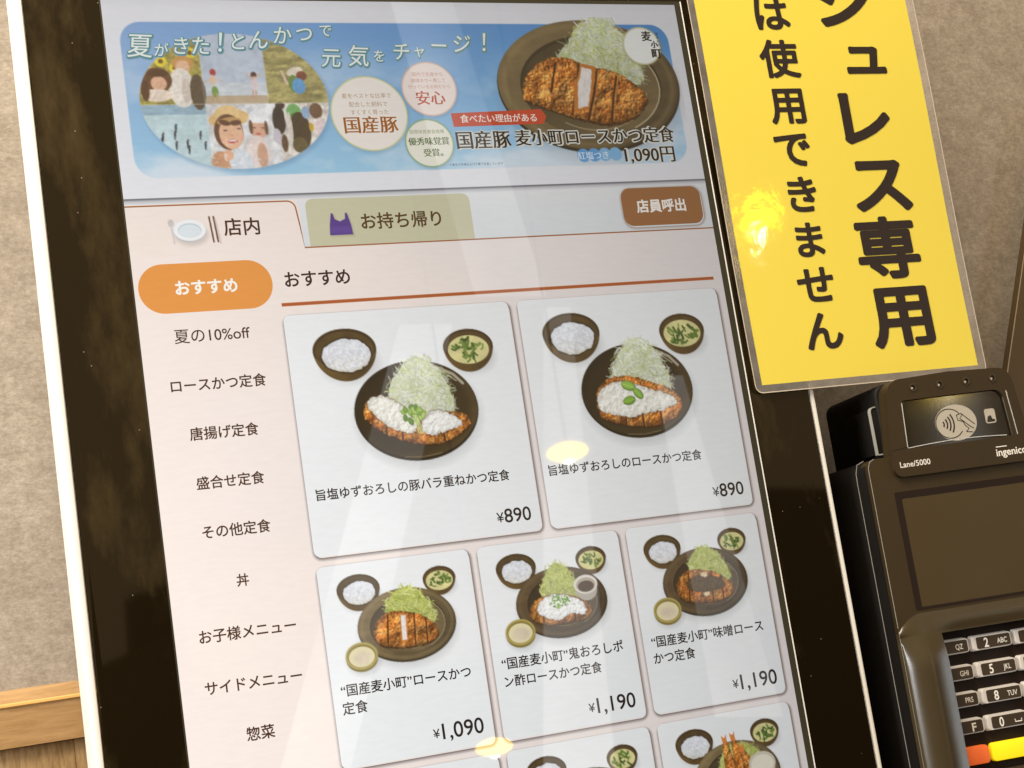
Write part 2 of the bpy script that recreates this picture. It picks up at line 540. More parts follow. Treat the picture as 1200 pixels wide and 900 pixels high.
class Pic:
    def __init__(s, u0, v0, u1, v1, step, bg=None):
        s.st = step
        nx = int(round((u1 - u0) / step)) + 1; ny = int(round((v1 - v0) / step)) + 1
        s.u = np.linspace(u0, u1, nx); s.v = np.linspace(v0, v1, ny)
        s.X, s.Y = np.meshgrid(s.u, s.v)
        s.rgb = np.zeros(s.X.shape + (3,)); s.a = np.zeros(s.X.shape)
        if bg is not None:
            s.rgb[:] = bg; 
    def over(s, m, col, key=True):
        m = np.clip(m, 0, 1)[..., None]
        s.rgb = s.rgb * (1 - m) + np.asarray(col, float) * m
        if key: s.a = np.maximum(s.a, m[..., 0])
    def cov(s, sd, soft=None):
        w = soft if soft else s.st
        return np.clip(0.5 - sd / w, 0, 1)
    def sd_ell(s, cx, cy, rx, ry, rot=0):
        x = s.X - cx; y = s.Y - cy
        if rot:
            c, k = math.cos(rot), math.sin(rot); x, y = x * c + y * k, -x * k + y * c
        q = np.sqrt((x / rx) ** 2 + (y / ry) ** 2) + 1e-9
        g = np.sqrt((x / rx ** 2) ** 2 + (y / ry ** 2) ** 2) / q + 1e-9
        return (q - 1) / g
    def ell(s, cx, cy, rx, ry, col, rot=0, soft=None, op=1.0, clip=None):
        m = s.cov(s.sd_ell(cx, cy, rx, ry, rot), soft) * op
        if clip is not None: m = m * clip
        s.over(m, col)
    def sd_poly(s, P):
        P = np.asarray(P, float)
        x0, y0 = P.min(0) - 2.5; x1, y1 = P.max(0) + 2.5
        ix = np.where((s.u >= x0) & (s.u <= x1))[0]; iy = np.where((s.v >= y0) & (s.v <= y1))[0]
        sd = np.full(s.X.shape, 9.0)
        if len(ix) == 0 or len(iy) == 0: return sd
        sl = (slice(iy[0], iy[-1] + 1), slice(ix[0], ix[-1] + 1))
        X = s.X[sl]; Y = s.Y[sl]
        d = np.full(X.shape, 1e9); ins = np.zeros(X.shape, bool)
        for i in range(len(P)):
            ax, ay = P[i - 1]; bx, by = P[i]
            ex, ey = bx - ax, by - ay; L = ex * ex + ey * ey + 1e-12
            t = np.clip(((X - ax) * ex + (Y - ay) * ey) / L, 0, 1)
            d = np.minimum(d, (X - ax - t * ex) ** 2 + (Y - ay - t * ey) ** 2)
            cnd = ((ay > Y) != (by > Y)) & (X < (bx - ax) * (Y - ay) / ((by - ay) + 1e-12) + ax)
            ins ^= cnd
        sd[sl] = np.sqrt(d) * np.where(ins, -1, 1)
        return sd
    def poly(s, P, col, soft=None, op=1.0, clip=None, rough=0, rs=0.6, seed=3):
        sd = s.sd_poly(P)
        if rough: sd = sd + (fbm(s.X, s.Y, rs, seed, 2) - 0.5) * rough
        m = s.cov(sd, soft) * op
        if clip is not None: m = m * clip
        s.over(m, col)
        return sd
    def stroke(s, pts, w, col, op=1.0, clip=None):
        P = np.asarray(pts, float)
        x0, y0 = P.min(0) - w - 2 * s.st; x1, y1 = P.max(0) + w + 2 * s.st
        ia, ib = np.searchsorted(s.u, [x0, x1]); ja, jb = np.searchsorted(s.v, [y0, y1])
        if ib <= ia or jb <= ja: return
        sl = (slice(ja, jb), slice(ia, ib)); X = s.X[sl]; Y = s.Y[sl]
        d = np.full(X.shape, 1e9)
        for i in range(len(P) - 1):
            ax, ay = P[i]; ex, ey = P[i + 1] - P[i]; L = ex * ex + ey * ey + 1e-12
            t = np.clip(((X - ax) * ex + (Y - ay) * ey) / L, 0, 1)
            d = np.minimum(d, (X - ax - t * ex) ** 2 + (Y - ay - t * ey) ** 2)
        m = np.clip(0.5 - (np.sqrt(d) - w / 2) / s.st, 0, 1) * min(1.0, w / s.st) * op
        if clip is not None: m = m * clip[sl]
        m3 = m[..., None]
        s.rgb[sl] = s.rgb[sl] * (1 - m3) + np.asarray(col, float) * m3
        s.a[sl] = np.maximum(s.a[sl], m)
    def build(s, name, z, parent, thresh=0.02, F=W):
        keep = s.a > thresh
        q = keep[:-1, :-1] | keep[1:, :-1] | keep[:-1, 1:] | keep[1:, 1:]
        ny, nx = s.X.shape
        used = np.zeros((ny, nx), bool)
        used[:-1, :-1] |= q; used[1:, :-1] |= q; used[:-1, 1:] |= q; used[1:, 1:] |= q
        idx = np.full((ny, nx), -1, np.int64); idx[used] = np.arange(used.sum())
        X = s.X[used]; Y = s.Y[used]
        co = np.empty((len(X), 3), np.float32)
        co[:, 0] = X * K; co[:, 1] = z * K; co[:, 2] = Z0 - Y * K
        jj, ii = np.where(q)
        fc = np.stack([idx[jj, ii], idx[jj + 1, ii], idx[jj + 1, ii + 1], idx[jj, ii + 1]], 1).astype(np.int32)
        me = bpy.data.meshes.new('picture')
        me.vertices.add(len(co)); me.vertices.foreach_set('co', co.ravel())
        me.loops.add(fc.size); me.loops.foreach_set('vertex_index', fc.ravel())
        me.polygons.add(len(fc))
        me.polygons.foreach_set('loop_start', np.arange(0, fc.size, 4, dtype=np.int32))
        me.update(calc_edges=True)
        fix_up(me)
        set_col(me, lin(np.clip(s.rgb[used], 0, 255)))
        return link(name, me, parent, [MS])

# ---- food painters (sRGB 0..255) --------------------------------------------------
def shadow(p, cx, cy, rx, ry, k=0.35, soft=5):
    sd = p.sd_ell(cx, cy, rx, ry)
    m = np.clip(0.5 - sd / soft, 0, 1) * k
    p.over(m, (120, 118, 120), key=False)
    p.a = np.maximum(p.a, (m > 0.012) * 1.0)

def p_bowl(p, cx, cy, r, kind, sq=0.66, seed=0):
    """deep bowl seen from above at an angle"""
    ry = r * sq
    shadow(p, cx + r * .12, cy + r * .42, r * .85, r * .55, 0.30, r * .45)
    prof = [(math.cos(t_) * (1 - .13 * math.sin(t_)), .97 * max(0.0, math.sin(t_)) ** .85) for t_ in np.linspace(0, math.pi, 26)]
    sd = np.minimum(p.sd_ell(cx, cy, r, ry), p.sd_poly([(cx + a * r, cy + b * r) for a, b in prof]))
    t = np.clip((p.X - cx) / r * .5 + .5, 0, 1)[..., None]
    n = fbm(p.X, p.Y, r * .3, seed + 5)[..., None]
    p.over(p.cov(sd), np.array((112, 86, 46)) * (1 - .35 * t) * (.85 + .3 * n))
    p.ell(cx, cy, r * .985, ry * .985, (66, 50, 26))
    p.stroke([(cx + r * .97 * math.cos(t_), cy + ry * .97 * math.sin(t_)) for t_ in np.linspace(.3, 2.8, 24)], r * .03, (150, 126, 84), .6)
    wall = np.array((84, 66, 38)) * (.85 + .35 * n)
    m = p.cov(p.sd_ell(cx, cy + r * .03, r * .93, ry * .92)); p.over(m, wall)
    inn = p.cov(p.sd_ell(cx, cy, r * .95, ry * .95))
    if kind == 'rice':
        sdr = p.sd_ell(cx + r * .03, cy + ry * .26, r * .75, ry * .78)
        sdr = sdr + (fbm(p.X, p.Y, r * .16, seed, 2) - .5) * r * .08
        p.over(p.cov(sdr - r * .05) * .6, (40, 30, 18))
        g = fbm(p.X, p.Y, r * .12, seed + 9, 3)[..., None]
        sh = np.clip((p.Y - cy - ry * .1) / ry, 0, 1)[..., None]
        p.over(p.cov(sdr), np.array((226, 228, 233)) * (.91 + .14 * g) * (1 - .10 * sh) + np.array((10, 4, -14)) * sh)
        rng = random.Random(seed)
        for _ in range(240):
            a = rng.uniform(0, 6.28); q = math.sqrt(rng.random()) * .9
            x = cx + r * .03 + math.cos(a) * q * r * .72; y = cy + ry * .26 + math.sin(a) * q * ry * .74
            b = rng.uniform(0, 3.14); L = r * .035
            p.stroke([(x - math.cos(b) * L, y - math.sin(b) * L), (x + math.cos(b) * L, y + math.sin(b) * L)], r * .042,
                     rng.choice([(246, 247, 250), (238, 239, 243), (208, 210, 216)]), .6)
    elif kind == 'soup':
        sds = p.sd_ell(cx, cy + ry * .17, r * .82, ry * .80)
        g = fbm(p.X, p.Y, r * .35, seed + 3, 3)[..., None]
        p.over(p.cov(sds), np.array((222, 214, 150)) * (.88 + .2 * g))
        rng = random.Random(seed + 1)
        for _ in range(26):
            a = rng.uniform(0, 6.28); q = math.sqrt(rng.random()) * .62
            x = cx + math.cos(a) * q * r; y = cy + ry * .17 + math.sin(a) * q * ry
            b = rng.uniform(0, 3.14); L = r * rng.uniform(.06, .15)
            p.stroke([(x - math.cos(b) * L, y - math.sin(b) * L), (x + L * .2, y + r * .05), (x + math.cos(b) * L, y + math.sin(b) * L)],
                     r * rng.uniform(.06, .13), rng.choice([(74, 104, 40), (96, 122, 50), (118, 140, 66), (58, 84, 34)]), .9)

def p_sauce(p, cx, cy, r, seed=0):
    shadow(p, cx + r * .1, cy + r * .3, r, r * .8, .3, r * .5)
    p.ell(cx, cy + r * .16, r * .98, r * .78, (128, 112, 52))
    p.ell(cx, cy, r, r * .80, (176, 160, 88))
    p.ell(cx, cy, r * .88, r * .68, (140, 122, 60))
    p.ell(cx, cy + r * .06, r * .80, r * .60, (226, 216, 172))
    g = fbm(p.X, p.Y, r * .5, seed)[..., None]
    p.over(p.cov(p.sd_ell(cx + r * .05, cy + r * .12, r * .55, r * .40), r * .25), np.array((224, 208, 180)) * (.9 + .15 * g))

def p_plate(p, cx, cy, rx, ry, style, seed=0):
    shadow(p, cx + rx * .02, cy + ry * .16, rx * .97, ry * .96, .32, ry * .35)
    t = ((p.X - cx) / rx * .5 + (p.Y - cy) / ry * .3 + .5)[..., None]
    n = fbm(p.X * .4, p.Y, rx * .12, seed + 2)[..., None]
    if style == 'black':
        p.ell(cx, cy + ry * .035, rx, ry, (34, 26, 12))
        p.over(p.cov(p.sd_ell(cx, cy, rx * .99, ry * .975)), np.array((62, 50, 28)) * (.72 + .5 * t) * (.85 + .3 * n))
        p.ell(cx, cy + ry * .04, rx * .86, ry * .84, (50, 40, 22), soft=rx * .12, op=.7)
        p.stroke([(cx + rx * .42, cy - ry * .80), (cx + rx * .66, cy - ry * .64), (cx + rx * .80, cy - ry * .44)], rx * .045, (196, 190, 168), .8)
        p.stroke([(cx + rx * .50, cy - ry * .70), (cx + rx * .70, cy - ry * .50)], rx * .02, (230, 226, 210), .6)
        p.stroke([(cx - rx * .3, cy + ry * .93), (cx, cy + ry * .965), (cx + rx * .3, cy + ry * .92)], rx * .014, (176, 160, 120), .5)
    else:
        base = np.array((112, 96, 66)) if style == 'metal' else np.array((84, 68, 46))
        p.ell(cx, cy + ry * .03, rx, ry, base * .45)
        p.over(p.cov(p.sd_ell(cx, cy, rx * .99, ry * .98)), base * (1.12 - .36 * t) * (.84 + .32 * n))
        band_ = np.clip(1 - np.abs(p.sd_ell(cx, cy, rx * .92, ry * .9)) / (rx * .05), 0, 1) * .35
        p.over(band_, base * 1.45)
        p.ell(cx + rx * .02, cy + ry * .02, rx * .775, ry * .76, base * .55)
        p.over(p.cov(p.sd_ell(cx + rx * .02, cy + ry * .045, rx * .755, ry * .735)), base * (.62 + .45 * t) * (.85 + .3 * n))
        arc = [(cx + rx * .02 + rx * .75 * math.cos(a), cy + ry * .045 + ry * .73 * math.sin(a)) for a in np.linspace(-.75, 1.0, 14)]
        p.stroke(arc, rx * .012, (222, 208, 172), .8)
        arc = [(cx + rx * .02 + rx * .60 * math.cos(a), cy + ry * .045 + ry * .64 * math.sin(a)) for a in np.linspace(.15, 2.2, 16)]
        p.stroke(arc, rx * .012, (206, 188, 146), .55)

def p_cabbage(p, pts, n, L, cols, seed=0, w=.22, out=0.0):
    P = ctrl(pts, 5)
    sd = p.poly(P, np.array(cols[0]) * .88, rough=L * .35, rs=L * .3, seed=seed)
    g = fbm(p.X, p.Y, L * .45, seed + 4, 3)[..., None]
    dark = np.array(cols[-1], float) * .78
    p.over(p.cov(sd + L * .05) * .75, dark * (1 - g) + np.array(cols[0], float) * g)
    rng = random.Random(seed)
    x0, y0 = P.min(0); x1, y1 = P.max(0); k = 0
    inside = lambda x, y: sd[min(max(int((y - p.v[0]) / p.st), 0), sd.shape[0] - 1), min(max(int((x - p.u[0]) / p.st), 0), sd.shape[1] - 1)] < out
    while k < n:
        x = rng.uniform(x0, x1); y = rng.uniform(y0, y1); k += 1
        if not inside(x, y): continue
        a = rng.uniform(0, math.pi); l = L * rng.uniform(.4, 1.0); bend = rng.uniform(-.5, .5) * l
        dx, dy = math.cos(a) * l / 2, math.sin(a) * l / 2
        q = [(x - dx, y - dy), (x - dx * .4 - dy * bend / l, y - dy * .4 + dx * bend / l), (x + dx * .4 - dy * bend / l, y + dy * .4 + dx * bend / l), (x + dx, y + dy)]
        t = (y - y0) / (y1 - y0)
        c = np.array(rng.choice(cols), float) * (1.06 - .20 * t) * rng.uniform(.78, 1.06)
        p.stroke(q, w * rng.uniform(.7, 1.3), np.clip(c, 0, 255), .9)

def p_cutlet(p, pts, seed=0, tone=1.0, sc=1.0, slices=(), cut=None):
    P = ctrl(pts, 6)
    lo = [(x + .1 * sc, y + .5 * sc) for x, y in P]
    p.poly(lo, (58, 32, 12), rough=.6 * sc, rs=.8 * sc, seed=seed, op=.85)
    sd = p.sd_poly(P) + (fbm(p.X, p.Y, .9 * sc, seed + 1, 2) - .5) * .9 * sc
    a = fbm(p.X, p.Y, 2.6 * sc, seed + 2, 4)[..., None]
    b = fbm(p.X, p.Y, .75 * sc, seed + 11, 3)[..., None]
    q = np.clip((a * .55 + b * .65 - .435) * 3.1, 0, 1)
    c0, c1, c2 = np.array((136, 66, 22.)), np.array((202, 122, 46.)), np.array((240, 184, 108.))
    col = np.where(q < .5, c0 + (c1 - c0) * q * 2, c1 + (c2 - c1) * (q - .5) * 2)
    # craggy crumb: the photographed relief, lit from the upper left
    hgt = fbm(p.X, p.Y, 1.5 * sc, seed + 31, 3) + .75 * (1 - np.abs(2 * fbm(p.X, p.Y, .8 * sc, seed + 33, 2) - 1))
    gy_, gx_ = np.gradient(hgt, p.st)
    big = fbm(p.X, p.Y, 5.0 * sc, seed + 35, 2); by_, bx_ = np.gradient(big, p.st)
    rel = np.clip(1 + (gx_ + gy_) * .36 * sc + (bx_ + by_) * 1.3 * sc, .42, 1.65)[..., None]
    col = (col * .55 + np.array((196, 122, 52.)) * .45) * rel * tone
    y0, y1 = P[:, 1].min(), P[:, 1].max()
    fall = np.clip((p.Y - y0) / (y1 - y0), 0, 1)[..., None]
    edge = np.clip(-sd / (1.6 * sc), 0, 1)[..., None]
    col = col * (1.10 - .30 * fall) * (.72 + .28 * edge)
    clip = p.cov(sd)
    p.over(clip, col)
    for s in slices:
        p.stroke(s, .95 * sc, (92, 46, 16), .38, clip); p.stroke(s, .5 * sc, (58, 28, 10), .9, clip)
        p.stroke([(x + .55 * sc, y) for x, y in s], .3 * sc, (240, 176, 100), .55, clip)
    if cut is not None:
        Q = np.array(cut)
        p.poly(Q, (196, 120, 50), rough=.35 * sc, rs=.5 * sc)
        c = Q.mean(0); Q2 = c + (Q - c) * np.array((.66, .86))
        sdq = p.sd_poly(Q2) + (fbm(p.X, p.Y, .8 * sc, seed, 2) - .5) * .3 * sc
        g = fbm(p.X * 2.2, p.Y, 1.1 * sc, seed + 8, 3)[..., None]
        p.over(p.cov(sdq), np.array((236, 228, 220)) * (.90 + .16 * g))
    return sd

def ctrl_open(s): return s

def p_topping(p, pts, col, sc, seed, var=.16, grain=.5):
    P = ctrl(pts, 6)
    sd = p.sd_poly(P) + (fbm(p.X, p.Y, .9 * sc, seed, 2) - .5) * 1.1 * sc
    p.over(p.cov(sd - .3 * sc) * .45, (96, 56, 26))
    g = fbm(p.X, p.Y, grain * sc, seed + 1, 3)[..., None]
    e = np.clip(-sd / (1.2 * sc), 0, 1)[..., None]
    hh = fbm(p.X, p.Y, 1.1 * sc, seed + 5, 3); gy_, gx_ = np.gradient(hh, p.st)
    rel = np.clip(1 + (gx_ + gy_) * .16 * sc, .78, 1.12)[..., None]
    p.over(p.cov(sd), np.clip(np.array(col, float) * (1 - var / 2 + var * g * 1.3) * (.86 + .14 * e) * rel, 0, 250))

def p_leaf(p, cx, cy, r, rot, col):
    p.ell(cx, cy, r, r * .62, np.array(col) * .72, rot)
    p.ell(cx - r * .06, cy - r * .08, r * .84, r * .46, col, rot, soft=p.st * 2)
    p.stroke([(cx - math.cos(rot) * r * .8, cy - math.sin(rot) * r * .8), (cx + math.cos(rot) * r * .8, cy + math.sin(rot) * r * .8)], r * .09,
             np.clip(np.array(col) * 1.35, 0, 255), .7)

WH = [(248, 250, 234), (240, 244, 210), (252, 253, 242), (226, 234, 178), (208, 220, 146)]
GR = [(222, 226, 138), (206, 214, 112), (234, 236, 168), (190, 200, 92), (164, 178, 74)]

# ---------------------------------------------------------------- walls behind
ZW = 60.0
def box(name, u0, v0, z0, u1, v1, z1, mat, parent=None, bevel=0.0, F=W):
    return prism(name, [(u0, v0), (u1, v0), (u1, v1), (u0, v1)], z0, z1, mat, parent, F=F, bevel=bevel)

wall = box("wall", -900, -700, ZW, 1300, 206, ZW + 40, M_WALL)
tag(wall, kind='structure')
low = box("lower_wall", -900, 206, ZW + 4, 1300, 1170, ZW + 40, M_PLASTIC_DK)
tag(low, kind='structure')
rail = empty("wooden_wall_rail")
tag(rail, "golden oak rail with a worn top edge running along the grey mottled wall", "wall rail")
# rail section: small bead, bevelled top face, flat front
def extrude_u(name, prof, u0, u1, mat, parent):
    n = len(prof)
    vs = [W(u0, v, z) for v, z in prof] + [W(u1, v, z) for v, z in prof]
    fs = [tuple(range(n)), tuple(range(2 * n - 1, n - 1, -1))] + [(i, i + n, (i + 1) % n + n, (i + 1) % n) for i in range(n)]
    me = me_from(vs, fs)
    bm = bmesh.new(); bm.from_mesh(me); bmesh.ops.recalc_face_normals(bm, faces=bm.faces); bm.to_mesh(me); bm.free()
    return link(name, me, parent, [mat])
extrude_u("rail_board", [(197.2, ZW - .2), (201.3, ZW - 4.4), (214.4, ZW - 4.4), (214.4, ZW + 3.8), (197.2, ZW + 3.8)], -900, 1300, M_RAIL, rail)
extrude_u("rail_nosing", [(201.2, ZW - 4.4), (201.5, ZW - 5.0), (202.2, ZW - 5.0), (202.5, ZW - 4.4)], -900, 1300,
          plain("worn_oak_edge", (0.80, 0.48, 0.16), 0.3), rail)
wain = empty("plank_wainscot")
tag(wain, "darker brown vertical wood planks below the golden oak rail", "wainscot")
uu = -23.5 - 28 * 12
proto = None
for k in range(50):
    o = None
    if proto is None:
        proto = box("plank", 0, 214.6, ZW - 1.5, 27.9, 620, ZW + 3.5, M_PLANK, wain, bevel=.12)
        o = proto
    else:
        o = proto.copy(); COL.objects.link(o)
    o.location = (uu * K, 0, 0)
    uu += 28
    if uu > 420: break

# ---------------------------------------------------------------- ordering kiosk
kiosk = empty("ordering_kiosk")
tag(kiosk, "tall touch screen ordering kiosk with white case and black glass border showing a food menu", "kiosk")
case = ring("casing", rrect(-24.4, -34, 221.5, 379, 4), rrect(-22.7, -32.3, 219.75, 377.3, 2.4), 0.3, 23, M_WHITE, kiosk, bevel=0.35)
box("back_plate", -22, -31, 21, 219, 376, 22.6, M_WHITE, kiosk)
box("wall_mount", 40, 60, 22.7, 160, 300, ZW - .1, M_STEEL, kiosk)
bez = prism("bezel_glass", rrect(-22.35, -31.9, 219.45, 376.9, 2.2), 0.0, 3.0, MBEZ, kiosk, bevel=0.25)
gask = ring("display_gasket", rrect(-.5, -1.2, 196.2, 346.2, .1), rrect(-.05, -.02, 194.05, 345.1, .1), -0.10, -.01, M_GASKET, kiosk)
box("edge_reflection", 196.25, -1.2, -.16, 196.65, 346, -.01, M_LINE, kiosk)  # pale line painted for the display edge mirrored in the glass

# page background with the tab bar, as lit pixels
def grad_sheet(name, u0, v0, u1, v1, nu, nv, f, z, parent):
    us = np.linspace(u0, u1, nu); vs_ = np.linspace(v0, v1, nv)
    X, Y = np.meshgrid(us, vs_)
    p = Pic(u0, v0, u1, v1, (u1 - u0) / (nu - 1))
    p.rgb[:] = f(p.X, p.Y); p.a[:] = 1
    return p.build(name, z, parent)

def page(X, Y):
    body = np.array((247, 233, 224.)); lilac = np.array((229, 223, 224.))
    t = np.clip(X / 194, 0, 1)[..., None] * .8 + (fbm(X, Y, 70, 3)[..., None] - .5) * .8
    t = np.clip(t, 0, 1)
    return body * (1 - t) + lilac * t
disp = grad_sheet("display_page", 0, 0, 194, 345, 60, 107, page, -.03, kiosk)
disp['label'] = "pale pink page of the lit menu display"

hdr = empty("page_header"); hdr.parent = kiosk
head = grad_sheet("header_strip", 0, 0, 194, 62.6, 60, 20,
                  lambda X, Y: np.ones(X.shape + (3,)) * np.array((234, 234, 238.)) * (1 - .03 * (Y < 1.4)[..., None]), -.05, kiosk)
bpy.data.objects.remove(hdr)
# soft dark line closing the header
hp = Pic(0, 62.3, 194, 64.6, .25, (226, 224, 224))
tt = np.clip((hp.Y - 62.6) / 1.9, 0, 1)
hp.rgb[:] = np.array((226, 226, 228.)); hp.over((1 - tt) ** 2.5 * .85, (96, 98, 104)); hp.over((hp.Y < 62.55) * 1.0, (226, 226, 230)); hp.a[:] = 1
hp.rgb = hp.rgb[:, :]
# keep it cheap: stretch along u
hp2 = Pic(0, 62.3, 194, 64.6, .25)
def strip(name, u0, u1, vs_, cols, z, parent):
    n = len(vs_)
    V = [W(u0, v, z) for v in vs_] + [W(u1, v, z) for v in vs_]
    me = me_from(V, [(i, i + 1, n + i + 1, n + i) for i in range(n - 1)])
    fix_up(me)
    set_col(me, np.concatenate([lin(np.array(cols, float))] * 2))
    return link(name, me, parent, [MS])
strip("header_rule", 0, 194, [62.4, 62.65, 62.9, 63.4, 64.4], [(225, 225, 228), (104, 106, 112), (128, 128, 134), (196, 196, 200), (228, 228, 230)], -.08, head)
tabbar = strip("tab_bar", 52, 194, [64.2, 70, 79.6], [(232, 233, 234), (228, 230, 232), (224, 228, 230)], -.045, kiosk)
tab1 = sheet("eat_in_tab", rrect(0, 64.8, 52.2, 80.4, (0, 3.2, 0, 0)), -.06, (247, 232, 223), kiosk)
tab1['label'] = "selected pink eat-in tab"
arc = [(48.6 + 2.6 * math.sin(a), 67.6 - 2.7 * math.cos(a)) for a in np.linspace(0, math.pi / 2, 7)]
band("tab_outline", [(0, 64.9)] + arc + [(51.7, 72), (52.4, 79.72), (194, 79.72)], .45, -.09, (168, 104, 60), tab1)
text("店内", 28.4, 72.4, -.1, (70, 42, 24), tab1, w=10.9, bold=.018)
# plate, spoon and chopsticks icon
pi = Pic(11.5, 67.5, 29, 79, .22, (247, 232, 223))
shadow(pi, 18.6, 74.2, 5, 3.4, .25, 1.6)
pi.ell(18.2, 72.9, 4.9, 3.5, (196, 196, 196)); pi.ell(18.2, 72.7, 4.8, 3.3, (246, 246, 246)); pi.ell(18.2, 72.8, 3.5, 2.2, (196, 208, 214)); pi.ell(18.2, 73.0, 3.3, 2.0, (226, 234, 238))
pi.ell(12.9, 70.4, .9, 1.2, (206, 200, 198)); pi.stroke([(12.9, 71), (13.3, 76.6)], .55, (214, 206, 204), .9)
pi.stroke([(24.4, 68.9), (25.0, 76.6)], .5, (96, 62, 44)); pi.stroke([(25.7, 68.9), (26.3, 76.6)], .5, (96, 62, 44)); pi.stroke([(26.1, 69.5), (27.0, 77)], .6, (190, 176, 166), .5)
pi.build("plate_icon", -.1, tab1)
tab2 = sheet("take_out_tab", rrect(54.2, 64.5, 107.9, 79.45, (2.4, 2.4, 0, 0)), -.07, (206, 202, 170), kiosk)
tab2['label'] = "khaki takeaway tab with a purple bag icon"
text("お持ち帰り", 71.2, 72.4, -.1, (84, 58, 26), tab2, w=26.3, bold=.018)
bag = [(60.8, 76.3), (61.1, 73.2), (61.9, 69.3), (62.5, 69.4), (62.9, 71.2), (64.5, 72.0), (66.2, 71.2), (66.4, 69.4), (67.0, 69.3), (67.9, 73.2), (68.2, 76.3)]
bp_ = Pic(59.5, 68.4, 70, 78, .2, (206, 202, 170))
bp_.poly([(a + .4, b + .5) for a, b in bag], (170, 160, 130), soft=1.0, op=.6); bp_.poly(bag, (88, 62, 140)); bp_.poly([(61.2, 75.7), (61.5, 73.6), (67.4, 73.6), (67.7, 75.7)], (98, 72, 150), soft=.8)
bp_.build("bag_icon", -.1, tab2)

def halo(name, u0, v0, u1, v1, r, reach, dark, bg, z, parent, off=(0.25, .45), f=1.6):
    """soft printed drop shadow that the page draws under a card or button"""
    N = 5; rings = []
    for i in range(N + 1):
        g = reach * i / N
        rings.append(rrect(u0 - g + off[0], v0 - g + off[1], u1 + g + off[0], v1 + g + off[1], max(r + g, .2), 4))
    V, C_, Fs = [], [], []
    n = len(rings[0])
    for i, rg in enumerate(rings):
        t = 1 - (1 - i / N) ** f
        for a, b in rg:
            V.append(W(a, b, z))
            C_.append(lin(np.array(dark) * (1 - t) + np.array(bg) * t))
    for i in range(N):
        for j in range(n):
            k = (j + 1) % n
            Fs.append((i * n + j, i * n + k, (i + 1) * n + k, (i + 1) * n + j))
    me = me_from(V, Fs); fix_up(me)
    if me.polygons[0].normal.y > 0: me.flip_normals()
    set_col(me, np.array(C_))
    return link(name, me, parent, [MS])

# call-staff button, sidebar
btn = sheet("call_staff_button", rrect(161.3, 64.9, 191.0, 77.9, 3.4), -.10, (160, 108, 66), kiosk)
halo("button_shadow", 161.3, 64.9, 191.0, 77.9, 3.4, 1.3, (170, 150, 136), (226, 229, 231), -.085, btn)
text("店員呼出", 166.5, 71.3, -.13, (252, 246, 236), btn, w=18.4, bold=.03)
pill = sheet("category_button", rrect(1.2, 82.7, 41.0, 97.6, 7.4, 10), -.10, (234, 154, 74), kiosk)
pill['label'] = "orange pill shaped selected category"
text("おすすめ", 11.9, 90.2, -.13, (255, 250, 240), pill, w=18.4, bold=.03)
for s, a, b, v, bo in (("夏の10%off", 9.9, 32.3, 104.7, .008), ("ロースかつ定食", 7.2, 35.3, 119.3, .018), ("唐揚げ定食", 11.0, 31.2, 133.7, .018), ("盛合せ定食", 11.2, 31.1, 148.1, .018),
                   ("その他定食", 11.2, 31.1, 162.3, .018), ("丼", 19.3, 22.9, 177.0, .018), ("お子様メニュー", 6.8, 34.8, 191.6, .018),
                   ("サイドメニュー", 6.7, 34.7, 206.0, .018), ("惣菜", 16.8, 24.9, 220.2, .018), ("ドリンク", 12.5, 29.5, 234.7, .018)):
    t_ = text(s, a, v, -.10, (74, 46, 26), kiosk, w=b - a, bold=bo, name="category_lettering")
text("おすすめ", 44.8, 89.5, -.10, (50, 26, 20), kiosk, w=20.4, bold=.02, name="heading_lettering")
strip("heading_underline", 42.9, 190.7, [96.5, 96.75, 97.4, 97.65], [(226, 160, 110), (176, 92, 50), (176, 92, 50), (226, 160, 110)], -.10, kiosk)

